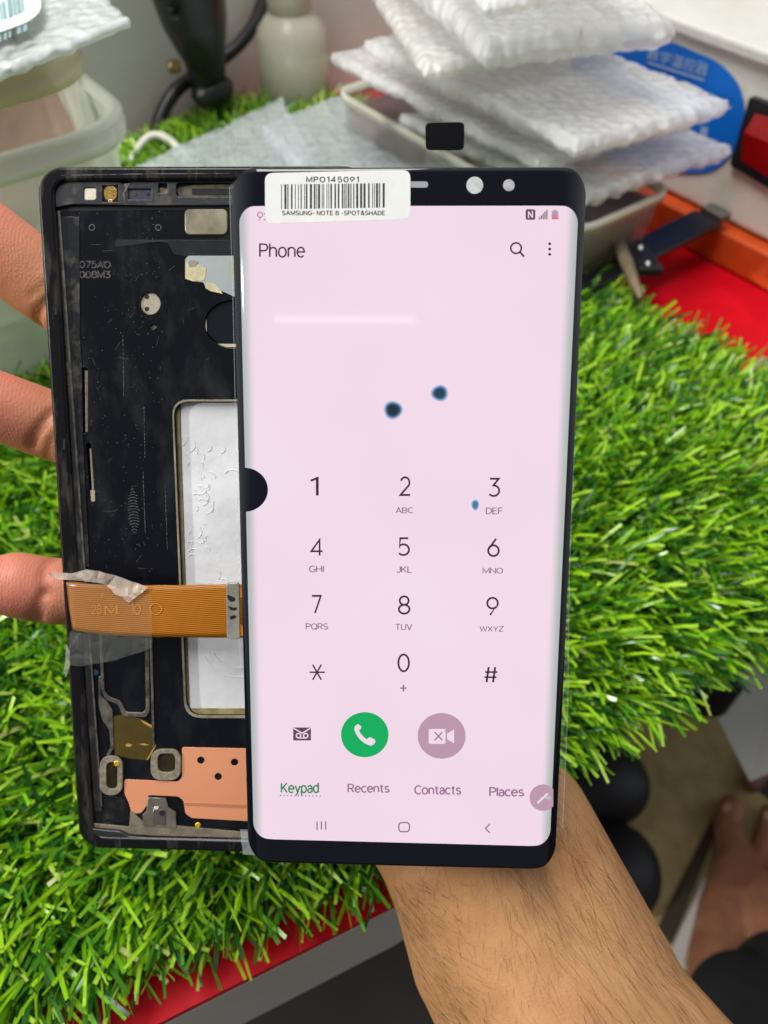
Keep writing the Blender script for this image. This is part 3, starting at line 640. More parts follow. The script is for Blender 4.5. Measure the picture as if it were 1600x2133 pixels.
insert('sensor_hole', circ(279, 404, 5.2), -1.25, -1.15, mat('sensor_brown', (56, 42, 36), 0.4)); insert('sensor_hole', circ(308.5, 404.5, 3), -1.25, -1.15, pit_m)
insert('dust_patch', [(330, 393), (336, 391), (349, 394), (349, 402), (330, 402)], -1.9, -1.5, beige_m, .03)
insert('dust_patch', roundpoly([(368, 392), (400, 386), (470, 384), (500, 384), (500, 409), (372, 410)], 5), -1.9, -1.45, mat('dust_dark', (60, 56, 48), 0.9, col2=(96, 88, 72), vscale=500), .03)
insert('earpiece_slot', rrect(400, 393, 500, 406, 2), -1.5, -1.38, pit_m, .02)
insert('bar_edge', [(276, 373.5), (330, 375), (470, 374.5), (560, 375), (560, 377), (470, 376.6), (330, 377.2), (276, 375.6)], -.8, -.62, mat('edge_glint', (120, 120, 122), .3, col2=(44, 44, 46), vscale=900, vmix=(.4, .6)), .05)  # edge highlight of the bar painted as a pale, worn line
insert('rim_wear_glint', [(128, 364.5), (300, 361.5), (480, 360.5), (480, 361.8), (300, 363), (128, 366.2)], 0, .05, mat('wear_glint_grey', (96, 96, 98), .3, col2=(30, 30, 32), vscale=400, vmix=(.4, .6)), .01)  # worn rim edge with its bright highlight painted in
insert('groove', [(108, 433), (300, 430), (620, 428), (620, 436), (300, 437), (112, 440)], Zp, Zp + .03, pit_m, .01)
insert('bar_seam', [(258, 383), (262, 392), (256, 403), (260, 420), (262, 420), (259, 403), (265, 393), (272, 381)], -.8, -.68, ridge_m, .03)
# metal pads, foils and sensors on the plate
pad_m = mat('pad_nickel', (158, 148, 130), 0.32, metal=0.35, col2=(116, 108, 90), vscale=70, vmix=(.4, .6))
insert('metal_pad', roundpoly([(386, 437), (472, 437), (472, 487), (387, 487)], 10), -2.3, -1.35, pad_m, .2)
insert('foil_label', roundpoly([(386, 540), (392, 533), (520, 533), (520, 626), (489, 618), (462, 606), (430, 602), (424, 588), (404, 586), (386, 581)], 3), Zp, Zp + .12, mat('foil_bluegrey', (150, 158, 158), 0.3, col2=(158, 148, 108), vscale=55, vmix=(.48, .62), bump=.3, bscale=180, bdist=.0005), .03)
insert('foil_tear', [(388, 548), (398, 546), (415, 552), (430, 560), (426, 584), (402, 586), (386, 580)], Zp + .13, Zp + .19, mat('torn_paper', (196, 188, 150), 0.6, col2=(150, 140, 104), vscale=200), .02)
insert('foil_tear', [(430, 588), (448, 592), (458, 604), (464, 612), (438, 606), (428, 600)], Zp + .13, Zp + .19, mat('torn_paper', (200, 192, 158), 0.6, col2=(150, 140, 104), vscale=200), .02)
insert('foil_tear', roundpoly([(391, 545), (402, 541), (413, 545), (408, 555), (394, 556)], 4), Zp + .2, Zp + .24, mat('torn_grey', (132, 126, 116), 0.8), .01)
insert('sensor_disc', circ(313.5, 632, 20.5, 23), -2.6, -2.0, mat('disc_beige', (164, 154, 136), 0.45, col2=(138, 128, 108), vscale=140), .1)
for yy in (618.5, 643.5): insert('disc_hole', circ(306, yy, 4.4), -2.0, -1.94, pit_m, .01)
insert('screw', circ(320, 681.5, 5), -2.6, -1.9, mat('screw_steel', (110, 104, 84), 0.35, metal=.7), .1)
insert('camera_module', circ(489, 675, 60, 48), -3.0, -2.2, mat('camera_glass', (20, 21, 27), 0.15), .1)
insert('module_edge', [(440, 716), (520, 717), (520, 723), (450, 723)], -2.2, -2.1, mat('edge_cream', (176, 164, 142), .5), .02)
insert('module_edge', [(424, 664), (430, 664), (431, 690), (427, 690)], -2.2, -2.1, mat('edge_cream2', (176, 164, 142), .5), .02)
for cx_, cy_ in ((192, 474), (330, 474)):
    plate('weld_ring', fp(circ(cx_, cy_, 7), Zp), Zp, Zp + .1, ridge_m, frame, holes=[fp(circ(cx_, cy_, 4.6), Zp)])
v1, f1 = text_geo('075AO', (165, 541, 231, 559), 0.2, lambda x, y: LF(x, y, Zp)); v2, f2 = text_geo('008M3', (165, 562, 232, 580), 0.2, lambda x, y: LF(x, y, Zp))
mesh('moulded_marking', [(x * .001, y * .001, (Zp + .05) * .001) for x, y in v1 + v2], f1 + [tuple(i + len(v1) for i in q) for q in f2], mat('mark_grey', (40, 40, 42), .35, col2=(84, 82, 78), vscale=900), frame)
# long ribs beside the plate, side buttons, slots
insert('side_rib', roundpoly([(107, 440), (120, 440), (212, 1690), (198, 1690)], 4), Zp, Zp + .5, mat('rib_black', (32, 32, 35), 0.35, rough2=.6, **dust), .15)
insert('slot_wall', [(177, 772), (183, 772), (184, 898), (178, 900)], -2.6, -1.9, beige_m, .02); insert('slot_wall', [(187, 935), (191, 935), (197, 1040), (193, 1042)], -2.6, -1.9, mat('slot_clip', (120, 112, 100), .4), .02)
insert('slot_clip', [(189, 1022), (197, 1022), (198, 1044), (190, 1044)], -1.9, -1.5, mat('clip_cream', (150, 138, 112), .4), .05)
for a_, b_ in (((131, 915), (136, 936)), ((135, 983), (141, 1002)), ((114, 640), (119, 656))):
    o_ = plate('side_notch', fp(rrect(a_[0], a_[1], b_[0], b_[1], 2.2), 0), -.05, .03, pit_m, frame)
sc_v, sc_f = [], []; rs = random.Random(21)
def scratch(x, y, L_, a, w_, z):
    b_ = len(sc_v); c_, s2 = math.cos(a), math.sin(a)
    for u, k in ((-1, -1), (1, -1), (1, 1), (-1, 1)):
        p = LF(x + c_ * L_ / 2 * u - s2 * w_ / 2 * k, y + s2 * L_ / 2 * u + c_ * w_ / 2 * k, z); sc_v.append((p[0] * .001, p[1] * .001, z * .001))
    sc_f.append((b_, b_ + 1, b_ + 2, b_ + 3))
for k in range(40): scratch(rs.uniform(175, 470), rs.choice([rs.uniform(500, 820), rs.uniform(830, 1200)]) , rs.uniform(4, 22), rs.gauss(-.5, .5), rs.uniform(.3, .6), Zp + .03) if True else None
sc_f = [f_ for f_ in sc_f if all(sc_v[i][0] < LF(352, 1000, Zp)[0] * .001 or sc_v[i][1] > LF(400, 815, Zp)[1] * .001 for i in f_)]
for k in range(17):
    w_ = 24 * math.sin(math.pi * (k + 1.5) / 20) + rs.uniform(-3, 3)
    for q in range(4): scratch(276 + k * .3 + (q - 1.5) * w_ / 4 + rs.uniform(-1, 1), 1012 + k * 6.0 + .9 * (q - 1.5) ** 2, w_ / 4 * 1.0, .25 * (q - 1.5), rs.uniform(.7, 1.6), Zp + .03)
for k in range(30): x = rs.uniform(120, 160); scratch(x, rs.uniform(430, 1150), rs.uniform(8, 50), 1.50, rs.uniform(.5, 1.0), Zp + .55) if False else None
for k in range(240): scratch(rs.uniform(120, 340), rs.uniform(430, 1200), rs.uniform(.8, 2.2), rs.uniform(0, 3), rs.uniform(.8, 1.8), Zp + .035)
for x0, y0, x1, y1 in ((298, 985, 303, 1115), (344, 1015, 349, 1150), (300, 850, 302, 960), (256, 700, 258, 830)):
    for q in range(14):
        t = q / 14; scratch(x0 + (x1 - x0) * t, y0 + (y1 - y0) * t, (y1 - y0) / 14 * rs.uniform(.5, 1.05), 1.53, rs.uniform(.5, 1.5), Zp + .03)
o_ = mesh('scratches', sc_v, sc_f, mat('scratch_grey', (80, 80, 79), .4), frame); o_['kind'] = 'stuff'
insert('side_ledge', [(124, 452), (164, 452), (166, 700), (170, 760), (172, 905), (186, 1180), (168, 1180)], Zp, Zp + .22, mat('ledge_black', (24, 25, 29), .3, spec=.35, rough2=.6, **dust), .08)
insert('ridge_line', [(121, 440), (123.5, 440), (213, 1680), (210.5, 1680)], Zp, Zp + .62, ridge_m, .1)
insert('plate_step', roundpoly([(240, 515), (330, 503), (352, 506), (362, 530), (400, 534), (480, 534), (480, 500), (240, 500)], 6), Zp, Zp + .10, mat('step_black', (26, 27, 32), .3, spec=.35, col2=(52, 52, 52), vscale=110, vmix=(.45, .8)), .04)
# lower bay: raised island, kapton, ports, copper, bracket, sill
isl = roundpoly([(208, 1300), (310, 1300), (312, 1480), (306, 1492), (258, 1490), (248, 1465), (222, 1455), (214, 1440)], 8)
plate('cover_outline', fp(isl, Zp), Zp, Zp + .5, ridge_m, frame, holes=[fp(roundpoly([(213, 1304), (304, 1304), (306, 1476), (300, 1484), (262, 1483), (252, 1459), (226, 1450), (218, 1438)], 8), Zp)], bevel=.15)
insert('antenna_ridge', [(312, 1300), (315, 1300), (322, 1555), (318, 1555)], Zp, Zp + .4, ridge_m, .1)
insert('antenna_ridge', roundpoly([(206, 1410), (210, 1410), (210, 1450), (222, 1462), (234, 1480), (236, 1560), (226, 1575), (222, 1573), (231, 1556), (228, 1520), (214, 1500), (206, 1470)], 4), Zp, Zp + .4, ridge_m, .1)
insert('blue_pad', circ(197, 1401, 8, 6), Zp, Zp + .1, mat('pad_blue', (22, 62, 92), .4), .02)
insert('amber_tape', [(237, 1492), (252, 1490), (290, 1497), (303, 1502), (319, 1515), (318, 1530), (324, 1551), (306, 1583), (270, 1580), (240, 1572), (237, 1550)], Zp, Zp + .14, mat('amber_tape', (58, 48, 14), 0.2, col2=(74, 60, 20), vscale=90, spec=.6), .03)
ams = mat('amber_edge', (168, 128, 64), .3)
insert('tape_crease', [(262, 1551), (268, 1549), (276, 1552), (270, 1556), (263, 1555)], Zp + .15, Zp + .22, ams, .02); insert('tape_crease', [(290, 1550), (300, 1549), (311, 1552), (300, 1553)], Zp + .15, Zp + .22, ams, .02)
insert('tape_crease', [(294, 1500), (319, 1512), (316, 1516), (300, 1507)], Zp + .15, Zp + .22, ams, .02); insert('tape_crease', [(324, 1551), (325, 1554), (308, 1583), (305, 1583)], Zp + .15, Zp + .22, ams, .02)
for nm, rc, hr in (('contact_port', (211, 1574, 256, 1653), (222, 1584, 248, 1643)), ('contact_port', (317, 1560, 377, 1622), (329, 1566, 368, 1608))):
    po = plate(nm, fp(rrect(*rc, 20), Zp), Zp, Zp + .7, beige_m, frame, holes=[fp(rrect(*hr, 12), Zp)], bevel=.2)
    pi_ = plate('port_well', fp(rrect(*hr, 11), Zp), Zp - .1, Zp + .15, mat('well_dark', (20, 16, 8), .35, col2=(46, 38, 14), vscale=180), po)
ybm = mat('brass_yellow', (214, 176, 20), .25, metal=.5)
insert('brass_pin', circ(243, 1591, 5), Zp, Zp + .8, ybm, .2); insert('brass_pin', circ(412, 1720, 4.5), Zp, Zp + .5, ybm, .2)
cop = [(380, 1556), (600, 1561), (600, 1714), (400, 1703), (387, 1694), (383, 1667), (372, 1658), (309, 1655), (306, 1677), (294, 1693), (275, 1693), (269, 1671), (260, 1652), (260, 1623), (372, 1628), (380, 1619)]
ch = [fp(circ(cx_, cy_, 8), Zp) for cx_, cy_ in ((419, 1583), (489, 1587), (455, 1617), (521, 1622))]
copm = mat('copper_foil', (222, 150, 112), 0.42, metal=0.25, col2=(212, 136, 98), vscale=14, stretch=(.2, 1.5, 1))
plate('copper_sheet', fp(roundpoly(cop, 5), Zp), Zp + .02, Zp + .2, copm, frame, holes=ch, bevel=.04)
insert('foil_fold', [(384, 1671), (600, 1681), (600, 1688), (385, 1678)], Zp + .2, Zp + .26, mat('copper_fold', (184, 118, 88), .4, metal=.2), .03)
br = plate('metal_bracket', fp([(310, 1660), (345, 1662), (350, 1680), (366, 1690), (368, 1722), (302, 1718), (299, 1696), (308, 1688)], Zp), Zp, Zp + .6, mat('bracket_steel', (132, 124, 114), .35, metal=.5, col2=(96, 88, 78), vscale=200), frame, bevel=.15)
plate('bracket_tongue', fp([(322, 1683), (346, 1685), (346, 1714), (321, 1712)], Zp), Zp + .6, Zp + .8, mat('bracket_dull', (108, 101, 97), .3, metal=.6), br, bevel=.08)
plate('bracket_hole', fp(circ(340, 1690, 6), Zp), Zp + .81, Zp + .85, pit_m, br)
insert('bracket_glint', [(322, 1680), (331, 1680), (329, 1686), (320, 1686)], Zp + .8, Zp + .9, mat('steel_glint', (230, 226, 220), .15, metal=.4), .03)  # bracket highlight painted as a near-white patch
insert('dust_bank', roundpoly([(190, 1716), (270, 1724), (272, 1690), (300, 1716), (370, 1722), (540, 1738), (540, 1752), (250, 1736), (192, 1728)], 4), Zp, Zp + .5, mat('dust_bank', (84, 77, 66), .9, col2=(116, 106, 90), vscale=380, bump=.4, bscale=1200, bdist=.0003), .12)
insert('bottom_sill', roundpoly([(190, 1728), (250, 1734), (268, 1744), (360, 1750), (384, 1754), (540, 1764), (540, 1772), (215, 1752)], 4), Zp, -.2, mat('sill_black', (38, 37, 37), 0.35, rough2=.6, **dust), .2)
insert('pit', circ(224, 1716, 9, 10), Zp, Zp + .08, pit_m, .02)
insert('corner_cavity', roundpoly([(198, 1668), (214, 1658), (250, 1660), (266, 1672), (268, 1712), (200, 1712)], 10), Zp, Zp + .08, mat('cavity_black', (16, 16, 17), .3, col2=(52, 50, 46), vscale=260, vmix=(.5, .8)), .02)

# ------------------------------------------------------------------ flex cable of the panel + connector + clear tape
amb = bpy.data.materials.new('polyimide_flex'); amb.use_nodes = True; n, l = amb.node_tree.nodes, amb.node_tree.links; b = n['Principled BSDF']
b.inputs['Roughness'].default_value = 0.3; b.inputs['Coat Weight'].default_value = 0.3
tc = n.new('ShaderNodeTexCoord'); mp = n.new('ShaderNodeMapping'); mp.inputs['Scale'].default_value = (0, 1, 0); l.new(tc.outputs['Object'], mp.inputs[0])
wv = n.new('ShaderNodeTexWave'); wv.bands_direction = 'Y'; wv.inputs['Scale'].default_value = 620; wv.inputs['Distortion'].default_value = 0; l.new(mp.outputs[0], wv.inputs[0])
r = n.new('ShaderNodeValToRGB'); r.color_ramp.elements[0].color = lin((118, 66, 4)); r.color_ramp.elements[1].color = lin((178, 110, 10)); r.color_ramp.elements[0].position = .25; r.color_ramp.elements[1].position = .6
l.new(wv.outputs['Fac'], r.inputs[0])
nz = n.new('ShaderNodeTexNoise'); nz.inputs['Scale'].default_value = 60; l.new(tc.outputs['Object'], nz.inputs[0])
mx = n.new('ShaderNodeMix'); mx.data_type = 'RGBA'; mx.blend_type = 'MULTIPLY'; mx.inputs[0].default_value = .35; l.new(r.outputs[0], mx.inputs[6]); l.new(nz.outputs['Fac'], mx.inputs[7]); l.new(mx.outputs[2], b.inputs['Base Color'])
topl = [(515, 1217, -3.4), (480, 1217, -3.6), (430, 1218, -4.6), (370, 1219, -6.2), (300, 1219, -8.0), (240, 1219, -9.4), (190, 1216, -10.2), (160, 1213, -10.7), (143, 1212, -11.3), (136, 1213, -12.3), (138, 1214, -13.6)]
botl = [(515, 1328, -3.4), (480, 1328, -3.6), (430, 1328, -4.6), (370, 1327, -6.2), (300, 1327, -8.0), (240, 1325, -9.4), (200, 1321, -10.2), (174, 1317, -10.7), (157, 1314, -11.3), (150, 1312, -12.3), (152, 1311, -13.6)]
v, f = [], []; nn_ = 10
for (x0, y0, z0), (x1, y1, z1) in zip(topl, botl):
    for k in range(nn_ + 1):
        t = k / nn_; px, py, z = x0 + (x1 - x0) * t, y0 + (y1 - y0) * t, z0 + (z1 - z0) * t + 0.25 * math.sin(t * math.pi); x, y = LZ(px, py, z); v.append((x * .001, y * .001, z * .001))
nc = nn_ + 1
for i in range(len(topl) - 1):
    for k in range(nn_): f.append((i * nc + k, (i + 1) * nc + k, (i + 1) * nc + k + 1, i * nc + k + 1))
flex = mesh('flex_cable', v, f, amb, panel, True); sol = flex.modifiers.new('thickness', 'SOLIDIFY'); sol.thickness = 0.00018
def flexz(px): 
    xs = [t[0] for t in topl[:9]][::-1]; zs = [t[2] for t in topl[:9]][::-1]; return float(np.interp(px, xs, zs))
prm = mat('flex_print', (192, 118, 24), .4)
def on_flex(v2): return v2
F = Flat()
for s_, bx in (('28', (190, 1260, 212, 1279)), ('M', (218, 1260, 245, 1279)), ('10', (272, 1258, 294, 1280))):
    vv, ff = text_geo(s_, bx, .09, lambda x, y: LZ(x, y, flexz(x) + .35)); F.add(vv, ff)
print_v = [(x * .001, y * .001, 0) for x, y in F.v]
def zfix(vs, extra):
    out = []
    for x, y, _ in vs:
        w_ = PM @ Vector((x, y, (-8.5) * .001)); d = w_ - CAMP; px = 800 + FPX * d.dot(RT) / d.dot(FW); out.append((x, y, (flexz(px) + extra) * .001))
    return out
rv = []
ringpx = circ(325, 1268, 13, 12, 24) ; rf = []
for (a_, w_) in ((1.0, 0), (0.86, 0)):
    rv += [LZ(325 + (x - 325) * a_, 1268 + (y - 1268) * a_, flexz(x) + .35) for x, y in ringpx]
rf = [(i, (i + 1) % 24, 24 + (i + 1) % 24, 24 + i) for i in range(24)]
b0 = len(print_v); print_v += [(x * .001, y * .001, 0) for x, y in rv]; pf = F.f + [tuple(i + b0 for i in q) for q in rf]
mesh('flex_marking', zfix(print_v, .36), pf, prm, flex)
conn = plate('connector_stiffener', [LZ(x, y, -3.0) for x, y in roundpoly([(473, 1216), (497, 1215), (499, 1330), (474, 1330)], 4)], -3.7, -2.9, mat('stiffener_grey', (146, 144, 134), .45, metal=.3, col2=(120, 118, 108), vscale=250), flex, bevel=.15)
mk = mat('marker_black', (16, 15, 26), .5)
for pl in ([(473, 1238), (478, 1240), (491, 1246), (489, 1252), (480, 1254), (473, 1246)], [(474, 1262), (487, 1266), (493, 1264), (494, 1271), (481, 1272)], [(480, 1283), (490, 1281), (493, 1286), (482, 1291), (478, 1288)]):
    plate('marker_stroke', [LZ(x, y, -2.86) for x, y in roundpoly(pl, 3)], -2.9, -2.85, mk, conn)
plate('stiffener_tail', [LZ(x, y, -3.4) for x, y in ((499, 1224), (507, 1224), (508, 1325), (500, 1325))], -3.8, -3.3, mat('tail_orange', (206, 120, 20), .35), flex)

def crumple(name, pts, z, m, parent, amp, seed, nsub=4, zfun=None):
    bm = bmesh.new(); vs = []
    for x, y in pts:
        zz = zfun(x, y) if zfun else z; X_, Y_ = LZ(x, y, zz); vs.append(bm.verts.new((X_ * .001, Y_ * .001, zz * .001)))
    bm.faces.new(vs); bmesh.ops.triangulate(bm, faces=bm.faces[:])
    for _ in range(nsub): bmesh.ops.subdivide_edges(bm, edges=[e for e in bm.edges if e.calc_length() > .0012], cuts=1)
    bmesh.ops.triangulate(bm, faces=bm.faces[:])
    for v_ in bm.verts:
        q_ = v_.co * 330 + Vector((seed, seed * 2, 0)); v_.co.z += (abs(noise.noise(q_)) - .25) * amp * .001; v_.co.x += noise.noise(q_ + Vector((9, 0, 0))) * amp * .0003
    o_ = frombm(name, bm, m, parent, False); return o_
tape = empty('clear_tape', None, 'torn crumpled clear sticky tape holding the amber ribbon cable to the frame edge', 'tape', M=PM)
tz = lambda x, y: flexz(max(x, 140)) + .7
crumple('torn_flap', [(95, 1192), (150, 1194), (180, 1186), (215, 1191), (310, 1224), (269, 1256), (255, 1246), (240, 1238), (232, 1226), (215, 1216), (165, 1210), (118, 1206)], 0, mat('tape_matte', (196, 180, 166), .35, alpha=.62, col2=(170, 155, 140), vscale=200), tape, 1.1, 2.0, zfun=lambda x, y: tz(x, y) + .5)
crumple('tape_body', [(140, 1216), (205, 1216), (316, 1240), (317, 1328), (316, 1350), (300, 1356), (240, 1376), (170, 1388), (147, 1386), (142, 1330), (150, 1312)], 0, mat('tape_clear', (190, 194, 188), .07, alpha=.05, spec=1.0), tape, .7, 5.0, zfun=lambda x, y: tz(x, y) + .1)
crumple('tape_fold', [(142, 1316), (200, 1322), (317, 1331), (316, 1350), (240, 1374), (172, 1388), (147, 1386)], 0, mat('tape_folded', (120, 122, 116), .08, alpha=.13, spec=1.0), tape, 1.3, 11.0, zfun=lambda x, y: tz(x, y) + .55)
crumple('tape_tail', [(138, 1352), (147, 1340), (146, 1386), (138, 1412), (133, 1400)], 0, mat('tape_tail', (196, 196, 176), .3, alpha=.30), tape, .6, 3.0, zfun=lambda x, y: -12.0)
tape2 = empty('clear_tape', None, 'short clear tape strip at the bottom of the dusty frame beside the display', 'tape', M=PM)
crumple('tape_body', [(500, 1728), (532, 1728), (534, 1782), (506, 1780)], 0, mat('tape_low', (205, 210, 214), .12, alpha=.3, spec=1.0), tape2, .4, 7.0, zfun=lambda x, y: -11.2)

# ------------------------------------------------------------------ hand and forearm of the holder
def capsule(bm, a, b_, ra, rb_, n=20, m_=9):
    a, b_ = Vector(a), Vector(b_); d = (b_ - a); L = d.length; d.normalize(); s = d.cross(Vector((.3, .5, .81))).normalized(); u = s.cross(d); rings = []
    for i in range(m_ + 1):
        th = -math.pi / 2 + (math.pi / 2) * i / m_; rings.append((a + d * (ra * math.sin(th)), ra * math.cos(th)))
    for i in range(1, m_ + 1):
        th = (math.pi / 2) * (i - 1) / m_ if i > 1 else 0; rings.append((b_ + d * (rb_ * math.sin(th)), rb_ * math.cos(th)))
    rings.append((b_ + d * rb_, 1e-5)); rings[0] = (rings[0][0], 1e-5)
    V_ = [[bm.verts.new(c + (s * math.cos(2 * math.pi * k / n) + u * math.sin(2 * math.pi * k / n)) * r) for k in range(n)] for c, r in rings]
    for i in range(len(V_) - 1):
        for k in range(n): bm.faces.new((V_[i][k], V_[i][(k + 1) % n], V_[i + 1][(k + 1) % n], V_[i + 1][k]))
    bm.faces.new(V_[0][::-1]); bm.faces.new(V_[-1])
def body_mesh(chains, voxel, smooth):
    bm = bmesh.new()
    for ch_ in chains:
        for (p, r), (q_, s_) in zip(ch_[:-1], ch_[1:]): capsule(bm, p, q_, r, s_)
    me = bpy.data.meshes.new('b'); bm.to_mesh(me); bm.free(); o_ = bpy.data.objects.new('b', me); COL.objects.link(o_)
    r_ = o_.modifiers.new('r', 'REMESH'); r_.mode = 'VOXEL'; r_.voxel_size = voxel; r_.use_smooth_shade = True
    sm_ = o_.modifiers.new('s', 'SMOOTH'); sm_.factor = .5; sm_.iterations = smooth
    dg = bpy.context.evaluated_depsgraph_get(); out = bpy.data.meshes.new_from_object(o_.evaluated_get(dg)); bpy.data.objects.remove(o_); bpy.data.meshes.remove(me)
    return out
def pr(px, py, d, r): return (P(px, py, d), r)
idx_ = [pr(600, 880, .218, .0112), pr(290, 722, .211, .0108), pr(70, 574, .2025, .0100), pr(-40, 488, .197, .0096), pr(-105, 430, .193, .0078)]
mid_ = [pr(540, 1070, .218, .0105), pr(290, 945, .211, .0097), pr(88, 880, .2025, .0090), pr(-30, 835, .196, .0086), pr(-110, 805, .192, .0070)]
rin_ = [pr(560, 1240, .218, .0102), pr(300, 1235, .211, .0094), pr(105, 1231, .2025, .0086), pr(35, 1218, .1985, .0084), pr(-25, 1215, .195, .0066)]
pin_ = [pr(620, 1390, .218, .009), pr(430, 1410, .212, .008), pr(300, 1410, .207, .0073), pr(230, 1400, .204, .006)]
thu_ = [pr(930, 1620, .221, .017), pr(1010, 1370, .217, .0125), pr(1092, 1210, .209, .0100), pr(1113, 1125, .205, .0078)]
arm_ = [pr(962, 1750, .2235, .0245), pr(1080, 1960, .2225, .0275), pr(1235, 2200, .219, .0350), pr(1500, 2560, .212, .040), pr(1800, 3000, .20, .042), pr(2300, 3700, .185, .044)]
arm2 = [pr(1092, 1715, .2235, .0192), pr(1166, 1880, .2230, .0213), pr(1258, 2060, .2225, .0225), pr(1330, 2250, .219, .027)]
arm3 = [pr(910, 1720, .224, .0175), pr(1005, 1990, .2235, .0205), pr(1165, 2220, .221, .027)]
palm = [[pr(960, 1740, .2225, .021), pr(600, 890, .22, .012)], [pr(960, 1730, .2225, .021), pr(540, 1070, .22, .0125)], [pr(920, 1740, .2225, .020), pr(560, 1240, .22, .0125)], [pr(920, 1740, .2225, .019), pr(620, 1390, .22, .012)], [pr(980, 1700, .222, .020), pr(760, 1150, .222, .016)], [pr(620, 900, .221, .011), pr(600, 1390, .221, .011)]]
hm = body_mesh([idx_, mid_, rin_, pin_, thu_, arm_, arm2, arm3] + palm, 0.0011, 14)
nV = len(hm.vertices); co = np.empty(nV * 3); hm.vertices.foreach_get('co', co); co = co.reshape(-1, 3); no = np.empty(nV * 3); hm.vertices.foreach_get('normal', no); no = no.reshape(-1, 3)
def crease(a, b_, depth, wid, front=True):   # shallow groove along the segment a-b (world points), on the surface facing the camera
    a, b_ = np.array(a), np.array(b_); ab_ = b_ - a; rel = co - a; t = np.clip(rel @ ab_ / (ab_ @ ab_), -.05, 1.05); q_ = a + t[:, None] * ab_
    dv = co - q_; view = np.array(FW); dv = dv - (dv @ view)[:, None] * view; d = np.linalg.norm(dv, axis=1); facing = (no @ view) < 0.1
    near = np.abs((co - q_) @ view) < .014
    k = np.exp(-(d / wid) ** 2) * facing * near
    co[:] -= no * (depth * k)[:, None]
crease(P(60, 665, .197), P(122, 615, .197), .0011, .0011); crease(P(75, 620, .197), P(120, 590, .197), .0004, .001)
crease(P(72, 925, .197), P(116, 860, .197), .0011, .0011); crease(P(90, 950, .197), P(122, 905, .197), .0005, .001)
crease(P(80, 1285, .197), P(104, 1235, .197), .0011, .0012); crease(P(104, 1235, .197), P(98, 1170, .197), .0008, .0012)
hm.vertices.foreach_set('co', co.ravel()); hm.update()
person = empty('person', P(960, 1760, .208), 'hairy bare forearm and hand gripping the phone frame and display from behind', 'person')
bpy.context.view_layer.update()
# skin: warm base, redder at the finger pads, fine ridged bump
sk = mat('skin', (150, 104, 66), 0.48, col2=(182, 136, 92), vscale=38, vmix=(.28, .72), detail=10, sss=.12, spec=.35)
n, l = sk.node_tree.nodes, sk.node_tree.links; b = n['Principled BSDF']
src = b.inputs['Base Color'].links[0].from_socket; va = n.new('ShaderNodeVertexColor'); va.layer_name = 'flush'
mx = n.new('ShaderNodeMix'); mx.data_type = 'RGBA'; l.new(va.outputs[0], mx.inputs[0]); l.new(src, mx.inputs[6]); mx.inputs[7].default_value = lin((196, 114, 98)); l.new(mx.outputs[2], b.inputs['Base Color'])
tc = n.new('ShaderNodeTexCoord'); vo = n.new('ShaderNodeTexVoronoi'); vo.inputs['Scale'].default_value = 900; vo.feature = 'DISTANCE_TO_EDGE'; l.new(tc.outputs['Object'], vo.inputs[0])
nz = n.new('ShaderNodeTexNoise'); nz.inputs['Scale'].default_value = 350; nz.inputs['Detail'].default_value = 6; l.new(tc.outputs['Object'], nz.inputs[0])
wvs = n.new('ShaderNodeTexWave'); wvs.inputs['Scale'].default_value = 420; wvs.inputs['Distortion'].default_value = 6; wvs.inputs['Detail'].default_value = 2; wvs.inputs['Detail Scale'].default_value = .35; l.new(tc.outputs['Object'], wvs.inputs[0])
wmx = n.new('ShaderNodeMath'); wmx.operation = 'MULTIPLY'; l.new(wvs.outputs['Fac'], wmx.inputs[0]); l.new(va.outputs[0], wmx.inputs[1])
ad = n.new('ShaderNodeMath'); ad.operation = 'ADD'; l.new(vo.outputs[0], ad.inputs[0]); l.new(nz.outputs['Fac'], ad.inputs[1])
ad2 = n.new('ShaderNodeMath'); ad2.operation = 'MULTIPLY_ADD'; l.new(wmx.outputs[0], ad2.inputs[0]); ad2.inputs[1].default_value = .3; l.new(ad.outputs[0], ad2.inputs[2])
bp = n.new('ShaderNodeBump'); bp.inputs['Strength'].default_value = .32; bp.inputs['Distance'].default_value = .00035; l.new(ad2.outputs[0], bp.inputs['Height']); l.new(bp.outputs[0], b.inputs['Normal'])
hand = link('hand_and_forearm', hm, sk, person, True); hand.matrix_parent_inverse = person.matrix_world.inverted()
at = hm.color_attributes.new('flush', 'FLOAT_COLOR', 'POINT')
tips = [np.array(idx_[3][0]), np.array(mid_[3][0]), np.array(rin_[3][0])]
fl = np.zeros(nV)
for t_ in tips: fl = np.maximum(fl, np.exp(-(np.linalg.norm(co - t_, axis=1) / .017) ** 2))
at.data.foreach_set('color', np.repeat(fl[:, None], 4, 1).ravel().astype(np.float32))
